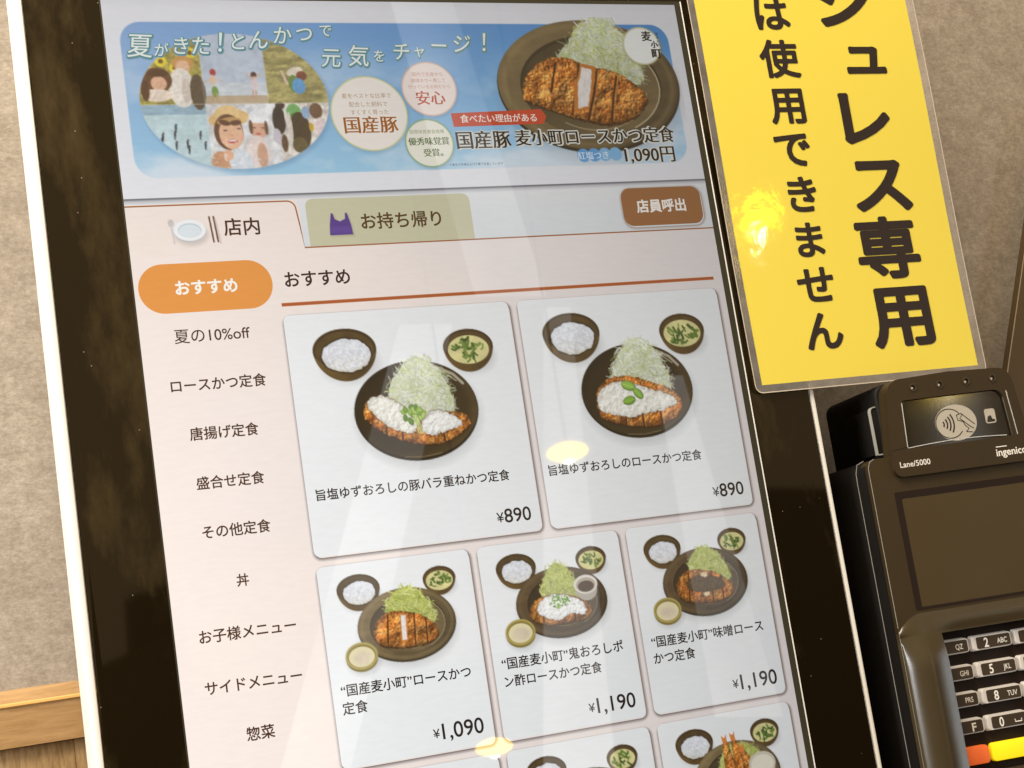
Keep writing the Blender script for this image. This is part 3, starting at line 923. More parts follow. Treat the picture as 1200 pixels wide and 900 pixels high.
# ---- banner ------------------------------------------------------------------------
def make_banner():
    u0, v0, u1, v1, r = 4.4, 7.3, 189.3, 56.4, 6.5
    p = Pic(u0 - .5, v0 - 2.6, u1 + 2.0, v1 + .5, .31, (234, 234, 238))
    sd = p.sd_poly(rrect(u0, v0, u1, v1, r, 8))
    t = np.clip((p.Y - v0) / (v1 - v0), 0, 1)[..., None]
    side = np.clip((p.X - u0) / (u1 - u0), 0, 1)[..., None]
    top = np.array((142, 176, 220.)) * (1 - side) + np.array((74, 142, 206.)) * side
    bot = np.array((160, 206, 232.))
    col = top * (1 - t ** 1.1) + bot * t ** 1.1
    cl = fbm(p.X, p.Y * 1.5, 26, 5, 5)
    m = np.clip((cl - .40) * 4.0, 0, 1) * np.clip((p.Y - v0 - 10 + 8 * (1 - side[..., 0])) / 24, 0, 1)
    col = col * (1 - m[..., None] * .8) + np.array((228, 234, 240.)) * m[..., None] * .8
    p.over(p.cov(sd), col)
    body = p.cov(sd)

    # collage oval
    oc = (37.1, 32.7); orx, ory = 29.0, 21.6
    osd = p.sd_ell(oc[0], oc[1], orx, ory); om = p.cov(osd)
    p.over(np.clip(.5 - (p.sd_ell(oc[0] + .6, oc[1] + 1.0, orx, ory)) / 2.2, 0, 1) * .35, (70, 110, 150))
    xa, xb, ym = 27.6, 47.2, 33.6
    def reg(c): return om * c
    sA = (p.X < xa - (p.Y - 12) * .00) & (p.Y < ym); sB = (p.X >= xa) & (p.X < xb) & (p.Y < ym - 1.4)
    sC = (p.X >= xb) & (p.Y < ym); sD = (p.X < xa) & (p.Y >= ym); sE = (p.X >= xa) & (p.X < xb + 2) & (p.Y >= ym); sF = (p.X >= xb + 2) & (p.Y >= ym)
    n1 = fbm(p.X, p.Y, 2.2, 21)[..., None]; n2 = fbm(p.X, p.Y * 3, 3.2, 22)[..., None]; n3 = fbm(p.X, p.Y, 1.0, 23, 3)[..., None]
    p.over(om, (222, 210, 190))
    yellow = np.array((222, 200, 96.)) * (1 - n1) + np.array((120, 112, 50.)) * n1
    p.over(reg(sA), yellow * (.75 + .5 * n3))
    skyc = np.where((p.Y < 27)[..., None], np.array((190, 200, 214.)), np.array((214, 220, 224.)) * (.86 + .2 * n2))
    p.over(reg(sB), skyc)
    p.over(reg((p.X >= xa) & (p.X < xb) & (p.Y >= ym - 2.6) & (p.Y < ym)), (190, 168, 136))
    p.over(reg(sC), np.array((168, 156, 96.)) * (.62 + .7 * n2))
    sea = np.where((p.Y < 37)[..., None], np.array((150, 180, 196.)) * (.85 + .3 * n2), np.array((196, 220, 224.)) * (.94 + .1 * n2))
    p.over(reg(sD), sea)
    p.over(reg(sE), np.array((226, 226, 226.)) * (.72 + .5 * n1))
    p.over(reg(sF), np.array((228, 218, 206.)) * (.78 + .4 * n3))
    def q(x, y): return U(x, y)
    def E(x, y, rx, ry, c, rot=0, clip=None, soft=None):
        a, b = q(x, y); p.ell(a, b, rx * .262, ry * .285, c, rot, clip=om if clip is None else clip, soft=soft)
    # A: two children by sunflowers
    for (x, y) in ((188, 72), (205, 80), (222, 62), (176, 88)):
        E(x, y, 7, 6, (240, 214, 60)); E(x, y, 3, 2.6, (120, 86, 30))
    E(214, 74, 13, 8, (206, 150, 84)); E(214, 79, 8, 8, (232, 184, 146)); E(215, 92, 0.1, 0.1, (0, 0, 0))
    E(213, 103, 15, 22, (238, 228, 214)); E(232, 108, 9, 20, (92, 76, 56)); E(218, 106, 5, 14, (216, 200, 186))
    E(184, 94, 17, 14, (104, 70, 44)); E(186, 98, 9, 8, (228, 176, 142)); E(184, 86, 12, 4, (88, 58, 38)); E(184, 112, 18, 7, (236, 216, 196))
    E(170, 106, 5, 12, (92, 60, 38))
    # B: two children on the beach
    E(249, 85, 3.6, 4, (176, 60, 60)); E(249, 94, 3.4, 6, (224, 190, 160)); E(252, 108, 4, 6.5, (112, 150, 70))
    for dx in (-2, 3): p.stroke([q(251 + dx, 110), q(252 + dx, 118)], .5, (190, 150, 120), 1, om)
    p.stroke([q(241, 96), q(249, 92), q(259, 95)], .45, (220, 186, 156), 1, om)
    E(297, 88, 3.6, 3.6, (84, 52, 40)); E(298, 99, 4, 9, (226, 206, 208)); p.stroke([q(288, 86), q(295, 93), q(305, 87)], .45, (214, 176, 150), 1, om)
    for dx in (-1.5, 2): p.stroke([q(298 + dx, 107), q(298 + dx, 115)], .45, (196, 150, 124), 1, om)
    # C: child crouching in the grass
    E(345, 84, 10, 5, (232, 220, 196), -.3); E(353, 89, 6.5, 5.5, (120, 70, 50)); E(344, 98, 6, 10, (104, 132, 62)); E(350, 101, 8, 9, (96, 156, 206))
    p.stroke([q(330, 84), q(336, 98)], .8, (226, 196, 168), 1, om)
    # D: far figures wading
    for (x, y) in ((206, 150), (205, 158), (207, 170), (191, 160), (220, 168), (222, 175), (235, 158), (241, 170), (190, 165)):
        E(x, y, 1.2, 3.2, (40, 44, 52)); E(x + .5, y - 3.5, 1.0, 1.1, (60, 40, 36)); E(x, y + 4, 1.0, 2, (70, 80, 90))
    # F: children with rucksacks (behind)
    E(328, 124, 6, 4, (72, 54, 44)); E(327, 141, 8, 16, (58, 48, 40)); E(336, 136, 3, 12, (232, 224, 214)); E(344, 131, 9, 9, (116, 176, 96)); E(345, 136, 6, 3, (86, 146, 70))
    E(352, 154, 13, 22, (72, 58, 38)); E(340, 150, 3, 18, (226, 214, 200)); E(358, 132, 5, 7, (150, 176, 206)); E(370, 130, 8, 9, (112, 84, 60)); E(365, 149, 3, 5, (214, 170, 60))
    E(376, 150, 6, 12, (226, 204, 202)); E(352, 170, 9, 9, (98, 84, 50)); E(334, 168, 4, 10, (96, 70, 50)); E(325, 160, 5, 9, (198, 190, 196))
    # E: two smiling children in hats
    E(303, 137, 12, 8, (236, 236, 238)); E(303, 150, 10.5, 12, (222, 170, 140)); E(303, 141, 12, 3.2, (246, 246, 246)); E(294, 149, 2.4, 8, (110, 76, 54)); E(312, 150, 2.2, 8, (110, 76, 54))
    E(303, 178, 14, 18, (232, 214, 206)); E(308, 182, 6, 14, (206, 160, 130))
    for (x, y) in ((298, 150), (308, 150)): E(x, y, 1.6, .7, (90, 60, 50))
    E(303, 157, 3, 1.2, (206, 96, 90))
    E(268, 139, 24, 10, (226, 186, 122), -.12); E(266, 133, 15, 9, (232, 196, 134), -.1); E(268, 155, 17, 20, (104, 68, 46)); E(271, 157, 14, 17, (236, 186, 148)); E(268, 142, 14, 4.2, (196, 150, 92), -.12)
    E(263, 144, 7, 3, (100, 66, 46), .3); E(276, 144, 7, 3, (100, 66, 46), -.1)
    E(264, 153, 2.4, .8, (88, 56, 46), -.1); E(280, 151, 2.4, .8, (88, 56, 46), -.1); E(272, 159, 1.5, 1.2, (220, 160, 126)); E(273, 165.5, 6, 2.4, (186, 78, 72), -.08); E(273, 164.8, 5, 1.0, (250, 244, 238), -.08)
    E(262, 165, 3, 2.4, (238, 172, 146)); E(283, 161, 3, 2.4, (238, 172, 146))
    E(260, 190, 12, 12, (206, 150, 110)); E(283, 190, 14, 13, (214, 220, 226)); E(268, 182, 6, 6, (226, 172, 136))
    dots = fbm(p.X, p.Y, .8, 41, 2); p.over(om * (dots > .70) * sE * (p.Y > 45) * .5, (248, 248, 246))
    # seams between the photographs
    for a, b in (((xa, 10), (xa, 56)), ((8, ym), (66.2, ym)), ((xb, 10), (xb, ym - 1))):
        p.stroke([a, b], .25, (232, 228, 222), .6, om)
    # photographs are softer than drawn shapes: slight blur and grain inside the oval
    for _ in range(1):
        b_ = p.rgb.copy()
        b_[1:-1, 1:-1] = (p.rgb[1:-1, 1:-1] * 2 + p.rgb[:-2, 1:-1] + p.rgb[2:, 1:-1] + p.rgb[1:-1, :-2] + p.rgb[1:-1, 2:]) / 6
        w_ = (om * .35)[..., None]; p.rgb = p.rgb * (1 - w_) + b_ * w_
    gr_ = fbm(p.X, p.Y, 1.3, 77, 3)[..., None]; gr2 = fbm(p.X, p.Y, 5.0, 78, 2)[..., None]
    p.rgb = np.clip(p.rgb * (1 + om[..., None] * ((gr_ - .5) * .13 + (gr2 - .5) * .10)), 0, 255)
    dt_ = fbm(p.X, p.Y, .75, 91, 2); dy_, dx_ = np.gradient(dt_, p.st)
    msk = om * (sA * 1.0 + sC * 1.0 + sF * 1.0 + .35 * sE + .25 * sD)
    p.rgb = np.clip(p.rgb * (1 + (msk * (dx_ + dy_) * .06)[..., None]), 0, 255)
    p.rgb = p.rgb * (1 - .10 * om[..., None]) + 232 * .10 * om[..., None]  # pale wash painted over the oval for the reflected veil
    # round badges
    for (x, y, r, c, e) in ((78.9, 37.4, 12.6, (244, 236, 226), (206, 210, 150)), (100.0, 29.5, 9.3, (246, 232, 224), (226, 190, 170)), (97.4, 47.6, 8.2, (240, 238, 222), (140, 172, 120))):
        p.over(np.clip(.5 - p.sd_ell(x + .3, y + .5, r, r) / 1.6, 0, 1) * .3, (90, 120, 150))
        p.ell(x, y, r, r * .98, e); p.ell(x, y, r - .42, r * .98 - .42, c)
    # big plate of sliced cutlet
    g = lambda x, y: U(x, y)
    cx, cy = 157.0, 28.6; rx_, ry_ = 33.4, 23.2
    p_plate(p, cx, cy, rx_, ry_, 'metal', 4)
    cab = [g(*a) for a in ((655, 75), (665, 50), (678, 30), (697, 22), (718, 30), (735, 48), (748, 70), (754, 92), (745, 98), (715, 92), (680, 80))]
    p_cabbage(p, cab, 1150, 5.8, WH[:3] + GR[1:3] + [(196, 212, 140)], 5, w=.27, out=.6)
    kat = [g(*a) for a in ((613, 104), (620, 84), (640, 70), (665, 68), (690, 78), (712, 82), (735, 92), (757, 112), (757, 122), (742, 138), (715, 146), (690, 142), (660, 134), (632, 124), (614, 116))]
    sl = [[g(*a) for a in s] for s in (((651, 74), (648, 92), (646, 108)), ((678, 76), (676, 98), (671, 134)), ((699, 84), (696, 110), (690, 140)), ((722, 90), (719, 112), (717, 142)))]
    cut = [g(*a) for a in ((681, 75), (698, 78), (697, 96), (690, 128), (672, 132), (673, 100))]
    p_cutlet(p, kat, 7, 1.0, 1.3, sl, cut)
    # logo roundel
    a, b = g(752, 54); p.ell(a + .2, b + .4, 7.2, 6.9, (120, 110, 70), soft=1.0, op=.5); p.ell(a, b, 7.1, 6.8, (206, 204, 160)); p.ell(a, b, 6.6, 6.3, (246, 246, 240))
    # blue brush dots behind the side note
    for i in range(4):
        a, b = g(684 + i * 12.4, 182.2 - i * .6); p.ell(a, b, 2.35, 2.3, (96, 160, 214) if i < 2 else (128, 182, 222))
    ban = p.build("banner_picture", -.10, kiosk)
    return ban
ban = make_banner(); ban['label'] = "blue summer campaign banner with family photo oval and sliced cutlet"

# handwriting style headline, letter by letter
VS, GL = [], []
hand = [("夏", 164, 54, 26, 0), ("が", 189, 59, 15, 0), ("き", 212, 54, 20, 0), ("た", 235, 54, 21, 0), ("！", 258, 50, 26, 0), ("と", 279, 49, 20, 0), ("ん", 303, 47, 22, 0),
        ("か", 331, 42, 21, 0), ("つ", 356, 40, 20, 0), ("で", 381, 36, 15, 0), ("元", 388, 68, 22, 0), ("気", 420, 66, 24, 0), ("を", 444, 66, 14, 0), ("チ", 470, 61, 21, 0),
        ("ャ", 491, 60, 15, 0), ("ー", 514, 54, 21, 0), ("ジ", 541, 52, 22, 0), ("！", 567, 50, 26, 0)]
def hand_mesh(name, bold, z, rgb, dx=0, dy=0):
    V, Fs = [], []
    for s, x, y, h, r in hand:
        a, b = U(x, y); a2, b2 = U(x + 10, y)
        em = h * .315
        X, Y, dz, fs = text_verts(s, a + dx, b + dy, em=em, bold=bold, align='c', rot=math.radians(2), sx=.95, shear=.12)
        o = len(V); V += [W(float(c), float(d), z + e) for c, d, e in zip(X, Y, dz)]; Fs += [tuple(i + o for i in f) for f in fs]
    me = me_from(V, Fs); fix_up(me); set_col(me, lin(rgb)); return link(name, me, ban, [MS])
hand_mesh("headline_glow", .085, -.113, (124, 166, 186), .15, .2)
hand_mesh("headline_glow", .05, -.122, (98, 146, 150), .15, .2)
hand_mesh("headline_lettering", .004, -.18, (240, 246, 240))
T = lambda *a, **k: text(*a, ban, **k)
T("国産豚", 70.2, 41.2, -.14, (168, 96, 22), w=17.4, bold=0, smear=.14)
text("", 0, 0, -.14, (176, 140, 104), ban, lines=[("麦をベストな比率で", 70.6, 31.6, 16.2, None), ("配合した飼料で", 72.6, 34.4, 12.6, None), ("すくすく育った", 72.8, 37.0, 12.4, None)])
T("安心", 95.2, 32.6, -.14, (196, 84, 50), w=9.6, bold=0, smear=.12)
text("", 0, 0, -.14, (214, 150, 130), ban, lines=[("国内で生産から", 94.8, 24.6, 10.4, None), ("調理まで一貫して", 94.2, 26.7, 11.6, None), ("行っているお肉だから", 93.0, 28.8, 14.2, None)])
T("優秀味覚賞", 90.4, 47.0, -.14, (96, 116, 60), w=13.6, bold=0, smear=.08)
T("受賞。", 95.0, 50.8, -.14, (96, 116, 60), w=6.4, bold=0, smear=.08)
T("国際味覚審査機構", 91.2, 43.8, -.14, (150, 160, 120), w=11.6)
rr_ = sheet("red_ribbon", [(106.0, 37.8), (137.6, 36.9), (139.2, 39.3), (137.9, 41.9), (106.4, 42.4)], -.13, (204, 76, 48), ban)
text("食べたい理由がある", 109.0, 39.8, -.16, (252, 238, 226), ban, w=26.6, bold=.004, smear=.05)
for nm, bo, z, c in (("title_outline", .085, -.13, (224, 224, 214)), ("title_lettering", .004, -.20, (36, 24, 16))):
    text("", 0, 0, z, c, ban, bold=bo, smear=.12 if bo < .05 else .0, name=nm,
         lines=[("国産豚", 106.6, 47.0, 18.6, None), ("麦小町ロースかつ定食", 127.0, 46.7, 58.0, None)])
    text("1,090円", 165.4, 53.4, z, c, ban, bold=bo, w=18.6, smear=.1 if bo < .05 else 0, name=nm)
a, b = U(677, 183); text("紅塩つき", a, b, -.16, (222, 236, 246), ban, w=11.2, smear=.05)
text("＊東京の市場および千葉で生産しています", 103.0, 55.0, -.14, (56, 72, 90), ban, w=18.4)
a, b = U(762, 46)
text("", 0, 0, -.15, (24, 20, 18), ban, bold=.02, smear=.08, name="logo_lettering",
     lines=[("麦", a - 3.2, b - 1.0, 3.6, None), ("小", a - .2, b + 2.0, 2.6, None), ("町", a - .4, b + 5.2, 3.6, None)])
text("", 0, 0, -.15, (24, 20, 18), ban, name="logo_lettering",
     lines=[("国", a + 2.1, b - 1.8, 1.0, None), ("産", a + 2.2, b - .5, 1.0, None), ("銘", a + 2.3, b + .8, 1.0, None), ("柄", a + 2.4, b + 2.1, 1.0, None)])

# ---- menu cards --------------------------------------------------------------------
CARD = (239, 241, 241)
PAGE = (240, 228, 223)
def card(u0, v0, u1, v1, label):
    c = sheet("menu_card", rrect(u0, v0, u1, v1, 1.9, 5), -.10, CARD, kiosk)
    c['label'] = label
    halo("card_shadow", u0 + .1, v0 + .3, u1 - .1, v1 - .2, 1.9, 1.25, (116, 106, 104), PAGE, -.08, c, off=(.35, .55), f=1.3)
    return c

def yen(s, ur, v, w, c):
    text("", 0, 0, -.14, (36, 28, 26), c, bold=.012, name="price_lettering",
         lines=[("¥", ur - w, v + .25, w * (.21 if len(s) < 4 else .128), None), (s, ur - w * (.77 if len(s) < 4 else .82), v - .15, w * (.79 if len(s) < 4 else .82), None)])

def names(lines, c):
    text("", 0, 0, -.14, (38, 28, 26), c, bold=.017, name="dish_name_lettering", lines=[(s, a, b, w, None) for s, a, b, w in lines])

def big_meal(u, kind, c, seed):
    p = Pic(u + 5, 103, u + 68, 151, .28, CARD)
    o = u - 42.8
    p_bowl(p, 60.4 + o, 112.2, 10.0, 'rice', seed=seed)
    p_bowl(p, 100.1 + o, 114.0, 8.3, 'soup', seed=seed + 1, sq=.68)
    p_plate(p, 80.6 + o, 132.1, 19.9, 15.4, 'black', seed)
    cab = [(x + o, y) for x, y in ((72.4, 131.5), (72.6, 126.5), (75.6, 120.5), (79.4, 116.6), (83.4, 115.8), (87.4, 118.5), (90.8, 123.5), (92.6, 129.5), (91.6, 134.5), (82, 135.5))]
    if kind == 0:
        p_cabbage(p, cab, 820, 4.6, WH, seed, w=.23, out=.6)
        kat = [(x + o, y) for x, y in ((63.8, 131.6), (65.6, 128.4), (70, 129.5), (76, 133), (82, 135.6), (90, 133.6), (95, 134.6), (97.2, 137.4), (94, 140.6), (87, 143.2), (79, 142.6), (70, 139.0), (65.0, 135.2))]
        p_cutlet(p, kat, seed, 1.05, .9, [[(70.2 + o, 137), (69.8 + o, 141)], [(75 + o, 139), (74.6 + o, 143)], [(88 + o, 139), (88.2 + o, 144)]])
        p_topping(p, [(x + o, y) for x, y in ((65.2, 129.2), (69, 127.0), (74, 129.2), (78.6, 133), (80.4, 136.6), (78, 139.4), (72.5, 137.6), (67.6, 134.0))], (234, 230, 218), 1, seed)
        p_topping(p, [(x + o, y) for x, y in ((81.6, 136.6), (84.6, 133.6), (88.8, 133.4), (93, 135.6), (94.2, 138.0), (89.6, 139.6), (85, 140.6), (82, 139.6))], (232, 230, 222), 1, seed + 3)
        rng = random.Random(3)
        for i in range(26):
            a = rng.uniform(0, 6.28); r = rng.random() ** .6
            p_leaf(p, 79.6 + o + math.cos(a) * 3.9 * r, 133.6 + math.sin(a) * 2.4 * r, rng.uniform(.8, 1.4), rng.uniform(0, 3), rng.choice([(150, 186, 70), (120, 160, 50), (176, 204, 100), (98, 138, 44)]))
        for k in range(3):
            p.stroke([(79.2 + o + k * .4, 134), (80.2 + o + k * .7, 139.6)], .35, (198, 214, 140))
    else:
        p_cabbage(p, cab, 820, 4.6, WH, seed, w=.23, out=.6)
        kat = [(x + o, y) for x, y in ((65.6, 137.6), (66.4, 131.4), (70.6, 128.2), (78, 127.6), (86, 130.2), (92.6, 133), (95.6, 137.2), (93.8, 141.2), (87, 144.4), (79.6, 144.2), (72, 142.6), (67, 140.6))]
        p_cutlet(p, kat, seed, 1.05, .9, [[(75 + o, 138), (74.6 + o, 144)], [(81 + o, 139), (80.8 + o, 145)], [(87.4 + o, 138), (87.6 + o, 145)]])
        p_topping(p, [(x + o, y) for x, y in ((66.0, 134), (69, 130.4), (76, 129.4), (84, 132), (91, 134.4), (94.0, 137.4), (89, 139.6), (83, 140), (77, 141), (70, 139.4), (66.4, 137.6))], (234, 230, 218), 1, seed)
        p_leaf(p, 77.5 + o, 130.8, 2.6, .35, (150, 190, 84)); p_leaf(p, 80.6 + o, 133.6, 2.2, .9, (140, 182, 76)); p_leaf(p, 77.0 + o, 135.6, 2.3, -.2, (134, 176, 66))
    p.build("dish_picture", -.12, c)

def small_meal(u, v, kind, c, seed):
    ox, oy = u - 42.8, v - 176.2
    p = Pic(u + 4, v + 1.8, u + 45, min(v + 34, 300), .27, CARD)
    P_ = lambda L: [(x + ox, y + oy) for x, y in L]
    p_bowl(p, 54.6 + ox, 183.9 + oy, 6.6, 'rice', seed=seed)
    p_bowl(p, 79.9 + ox, 183.8 + oy, 5.2, 'soup', seed=seed + 1, sq=.7)
    st = {0: 'metal', 1: 'dark', 2: 'dark', 3: 'dark', 4: 'metal'}[kind]
    p_plate(p, 68.1 + ox, 195.8 + oy, 15.3, 10.8, st, seed)
    if kind in (0, 2):
        dx = .0 if kind == 0 else .6
        p_cabbage(p, P_([(62.2 + dx, 191.5), (63.8 + dx, 187.8), (67, 185.2), (70.4, 185.0), (74, 187.8), (76.6, 192.0), (76.8, 196), (70, 196.5)]), 360, 3.0, GR, seed, w=.24, out=.3)
        p_cutlet(p, P_([(57.4, 198.2), (58.6, 194.2), (63, 191.8), (69, 192.4), (74, 194.6), (77.4, 198.4), (76, 201.4), (71, 202.6), (64.6, 202.4), (59.4, 201)]), seed, .96, .75,
                 [P_([(62.4, 192.8), (61.4, 201.4)]), P_([(70.6, 193), (69.8, 202)]), P_([(74, 195), (73.6, 202)])],
                 P_([(66.2, 192.4), (68.4, 192.8), (67.6, 201.0), (65.4, 201.0)]) if kind == 0 else None)
        if kind == 2:
            p_topping(p, P_([(61, 195.6), (64.6, 194.0), (70, 194.2), (74.4, 196.4), (74.0, 198.6), (68, 199.2), (62.6, 198.2)]), (84, 66, 42), .7, seed, .5, .6)
            p_topping(p, P_([(67, 193), (69, 193.2), (68.6, 194.6), (66.8, 194.2)]), (230, 206, 170), .4, seed)
            p_topping(p, P_([(66.8, 199.4), (68.8, 199.4), (68.4, 200.6), (66.8, 200.4)]), (230, 206, 170), .4, seed)
    if kind == 1:
        p_cabbage(p, P_([(61.6, 193.5), (62.8, 188.4), (65.8, 184.8), (68.4, 183.8), (71.6, 186.6), (74, 191.6), (73.6, 195.6), (67, 196.4)]), 360, 3.0, GR, seed, w=.24, out=.3)
        p_cutlet(p, P_([(57.2, 199.6), (58, 195.8), (62, 193.6), (68, 193.6), (74, 195.4), (77.6, 198.8), (75.6, 201.8), (69, 202.4), (62, 202.2)]), seed, .92, .75,
                 [P_([(61.4, 199), (61, 202.4)]), P_([(66.4, 199), (66.2, 202.6)]), P_([(71.6, 199), (71.8, 202.6)])])
        p_topping(p, P_([(59.4, 197.4), (61.6, 194.4), (66, 193.4), (71, 194.4), (75.4, 197.6), (75.0, 200.4), (70.6, 200.0), (66.2, 201.2), (61.6, 199.8)]), (228, 228, 224), .7, seed, .3, .5)
        rng = random.Random(5)
        for i in range(60):
            a = rng.uniform(0, 6.28); r = rng.random() ** .6
            x, y = 67.4 + ox + math.cos(a) * 3.4 * r, 195.6 + oy + math.sin(a) * 2.2 * r
            p.ell(x, y, .32, .26, rng.choice([(120, 160, 60), (90, 136, 46), (150, 186, 84)]))
        # little cup of ponzu
        cx, cy = 76.8 + ox, 191.6 + oy
        p.ell(cx, cy + 1.6, 3.6, 3.4, (176, 168, 156)); p.ell(cx, cy, 4.0, 2.9, (226, 220, 210)); p.ell(cx, cy + .2, 3.3, 2.3, (178, 166, 150)); p.ell(cx, cy + .6, 2.7, 1.7, (70, 44, 22))
    if kind == 3:
        p_cutlet(p, P_([(63, 190), (66, 186), (72, 186.2), (78, 190), (80, 196), (76, 201), (66, 200), (60, 196)]), seed, 1.15, .75)
    if kind == 4:
        p_cabbage(p, P_([(62.6, 197), (62.6, 191), (65.0, 187.6), (69, 186), (74, 187.4), (77.4, 191.0), (78, 196), (70, 199)]), 320, 3.0, GR, seed, w=.24, out=.3)
        for (x, y, dx, L) in ((65.2, 184.6, .4, 14), (68.2, 184.2, 1.6, 15), (70.8, 188.0, 3.0, 12)):
            pts = P_([(x - .5, y), (x + .6, y), (x + 1.9 + dx * .5, y + L * .45), (x + 2.1 + dx, y + L), (x - 1.2 + dx, y + L), (x - 1.3 + dx * .3, y + L * .45)])
            p_cutlet(p, pts, seed + int(x), 1.12, .6)
            a, b = P_([(x, y)])[0]
            p.poly([(a - .7, b + 1), (a - 1.0, b - 1.6), (a, b - .6), (a + .9, b - 1.9), (a + .7, b + 1)], (222, 132, 60))
        p_cutlet(p, P_([(57, 199), (60, 197), (64, 198), (66, 202), (60, 204)]), seed + 9, 1.1, .6)
        cx, cy = 77.2 + ox, 193.6 + oy
        p.ell(cx, cy + 1.8, 4.4, 4.0, (176, 168, 150)); p.ell(cx, cy, 4.8, 3.7, (206, 200, 180)); p.ell(cx, cy + .3, 4.1, 3.0, (232, 226, 206))
    if kind in (0, 1, 2):
        p_sauce(p, 53.0 + ox, 203.2 + oy, 4.9, seed)
    p.build("dish_picture", -.12, c)

c1 = card(42.8, 100.5, 115.5, 173.2, "large upper left menu card, cutlet with white radish and green herbs, 890 yen")
big_meal(42.8, 0, c1, 11)
names([("旨塩ゆずおろしの豚バラ重ねかつ定食", 45.7, 155.2, 61.7)], c1); yen("890", 112.3, 167.7, 11.2, c1)
c2 = card(118.6, 100.5, 190.6, 173.2, "large upper right menu card, loin cutlet with white radish and leaves, 890 yen")
big_meal(118.1, 1, c2, 23)
names([("旨塩ゆずおろしのロースかつ定食", 120.6, 155.4, 54.3)], c2); yen("890", 187.9, 167.7, 11.2, c2)
V2, V2b = 176.2, 234.2
c3 = card(42.8, V2, 90.1, V2b, "menu card of sliced loin cutlet on a metal plate, 1,090 yen")
small_meal(42.8, V2, 0, c3, 31)
names([("“国産麦小町”ロースかつ", 45.4, 212.4, 40.2), ("定食", 45.2, 217.5, 7.6)], c3); yen("1,090", 87.2, 228.4, 15.9, c3)
c4 = card(93.05, V2, 140.4, V2b, "menu card of cutlet under grated radish with a cup of sauce, 1,190 yen")
small_meal(93.05, V2, 1, c4, 41)
names([("“国産麦小町”鬼おろしポ", 95.7, 211.9, 40.6), ("ン酢ロースかつ定食", 95.8, 217.2, 32.3)], c4); yen("1,190", 137.6, 228.6, 15.9, c4)
c5 = card(143.4, V2, 190.6, V2b, "menu card of cutlet with dark miso sauce, 1,190 yen")
small_meal(143.4, V2, 2, c5, 51)
names([("“国産麦小町”味噌ロース", 146.2, 212.4, 40.3), ("かつ定食", 146.1, 217.5, 14.7)], c5); yen("1,190", 188.3, 228.9, 16.2, c5)
V3 = 237.3
for i, (ua, ub) in enumerate(((42.8, 90.1), (93.05, 140.4), (143.4, 190.6))):
    c = card(ua, V3, ub, V3 + 58, ("white menu card at the bottom left, its dish cut off by the frame", "menu card of rice bowl, soup and a fried dish cut off at the bottom", "menu card of fried prawns with a white sauce cup, cut off at the bottom")[i])
    small_meal(ua, V3, (2, 3, 4)[i], c, 61 + 7 * i)

# ---------------------------------------------------------------- yellow laminated notice
sign = empty("notice_sign")
tag(sign, "laminated yellow notice with big dark Japanese lettering stuck to the right edge of the kiosk", "sign")
SA = math.radians(0.6)
def SF(u, v, z):
    # hangs a hair in front of the glass, its right side curling slightly towards the viewer
    bow = -1.1 - 0.4 * math.sin(max(0, min(1, (u - 201) / 92)) * math.pi / 2) - .35 * math.sin(v * .045 + .6)
    return W(u, v, z + bow)
def sgrid(name, u0, v0, u1, v1, z, mat, nu=24, nv=40):
    us = np.linspace(u0, u1, nu); vs_ = np.linspace(v0, v1, nv)
    V = [SF(a, b, z) for b in vs_ for a in us]
    Fs = [(j * nu + i, (j + 1) * nu + i, (j + 1) * nu + i + 1, j * nu + i + 1) for j in range(nv - 1) for i in range(nu - 1)]
    me = me_from(V, Fs, True); fix_up(me)
    return link(name, me, sign, [mat])
paper = sgrid("yellow_paper", 201.2, -75, 289.2, 134.8, 0, M_SIGN)
# film margin: strips round the paper, with a bright cut edge
def film_ring():
    outer = rrect(198.6, -78, 292.4, 137.4, 2.6, 6); inner = rrect(201.2, -75, 289.2, 134.8, 0.02, 6)
    # resample both along the straight sides so the ring follows the bow
    def dens(P, Q, m=14):
        a, b = [], []
        n = len(P)
        for i in range(n):
            j = (i + 1) % n
            L = math.dist(P[i], P[j]); k = m if L > 20 else 1
            for t in range(k):
                f = t / k
                a.append((P[i][0] + (P[j][0] - P[i][0]) * f, P[i][1] + (P[j][1] - P[i][1]) * f))
                b.append((Q[i][0] + (Q[j][0] - Q[i][0]) * f, Q[i][1] + (Q[j][1] - Q[i][1]) * f))
        return a, b
    a, b = dens(outer, inner)
    n = len(a)
    V = [SF(*p, -.05) for p in a] + [SF(*p, -.05) for p in b]
    me = me_from(V, [(i, (i + 1) % n, (i + 1) % n + n, i + n) for i in range(n)]); fix_up(me)
    link("film_margin", me, sign, [M_FILM])
    band("film_edge", a, .32, -.1, None, sign, closed=True, F=SF, mat=M_FILMEDGE)
film_ring()
def sign_text(s, x, y, em, bold, sx=1.0):
    a, b = U(x, y, -1.5)
    X, Y, dz, fs = text_verts(s, a, b, em=em, bold=bold, align='c', sx=sx)
    me = me_from([SF(float(c), float(d), -.12 + e) for c, d, e in zip(X, Y, dz)], fs); fix_up(me)
    return link("lettering", me, sign, [M_SIGNINK])
for s, x, y, em in (("キ", 955, -230, 24.5), ("ャ", 965, -145, 19), ("ッ", 972, -80, 19), ("シ", 986, 3, 22.5), ("ュ", 1012, 65, 18.5), ("レ", 1014, 139, 23), ("ス", 1033, 216, 23.5), ("専", 1041, 291, 23.0), ("用", 1056, 370, 23.5)):
    sign_text(s, x, y, em * 1.0, .033, 1.18)
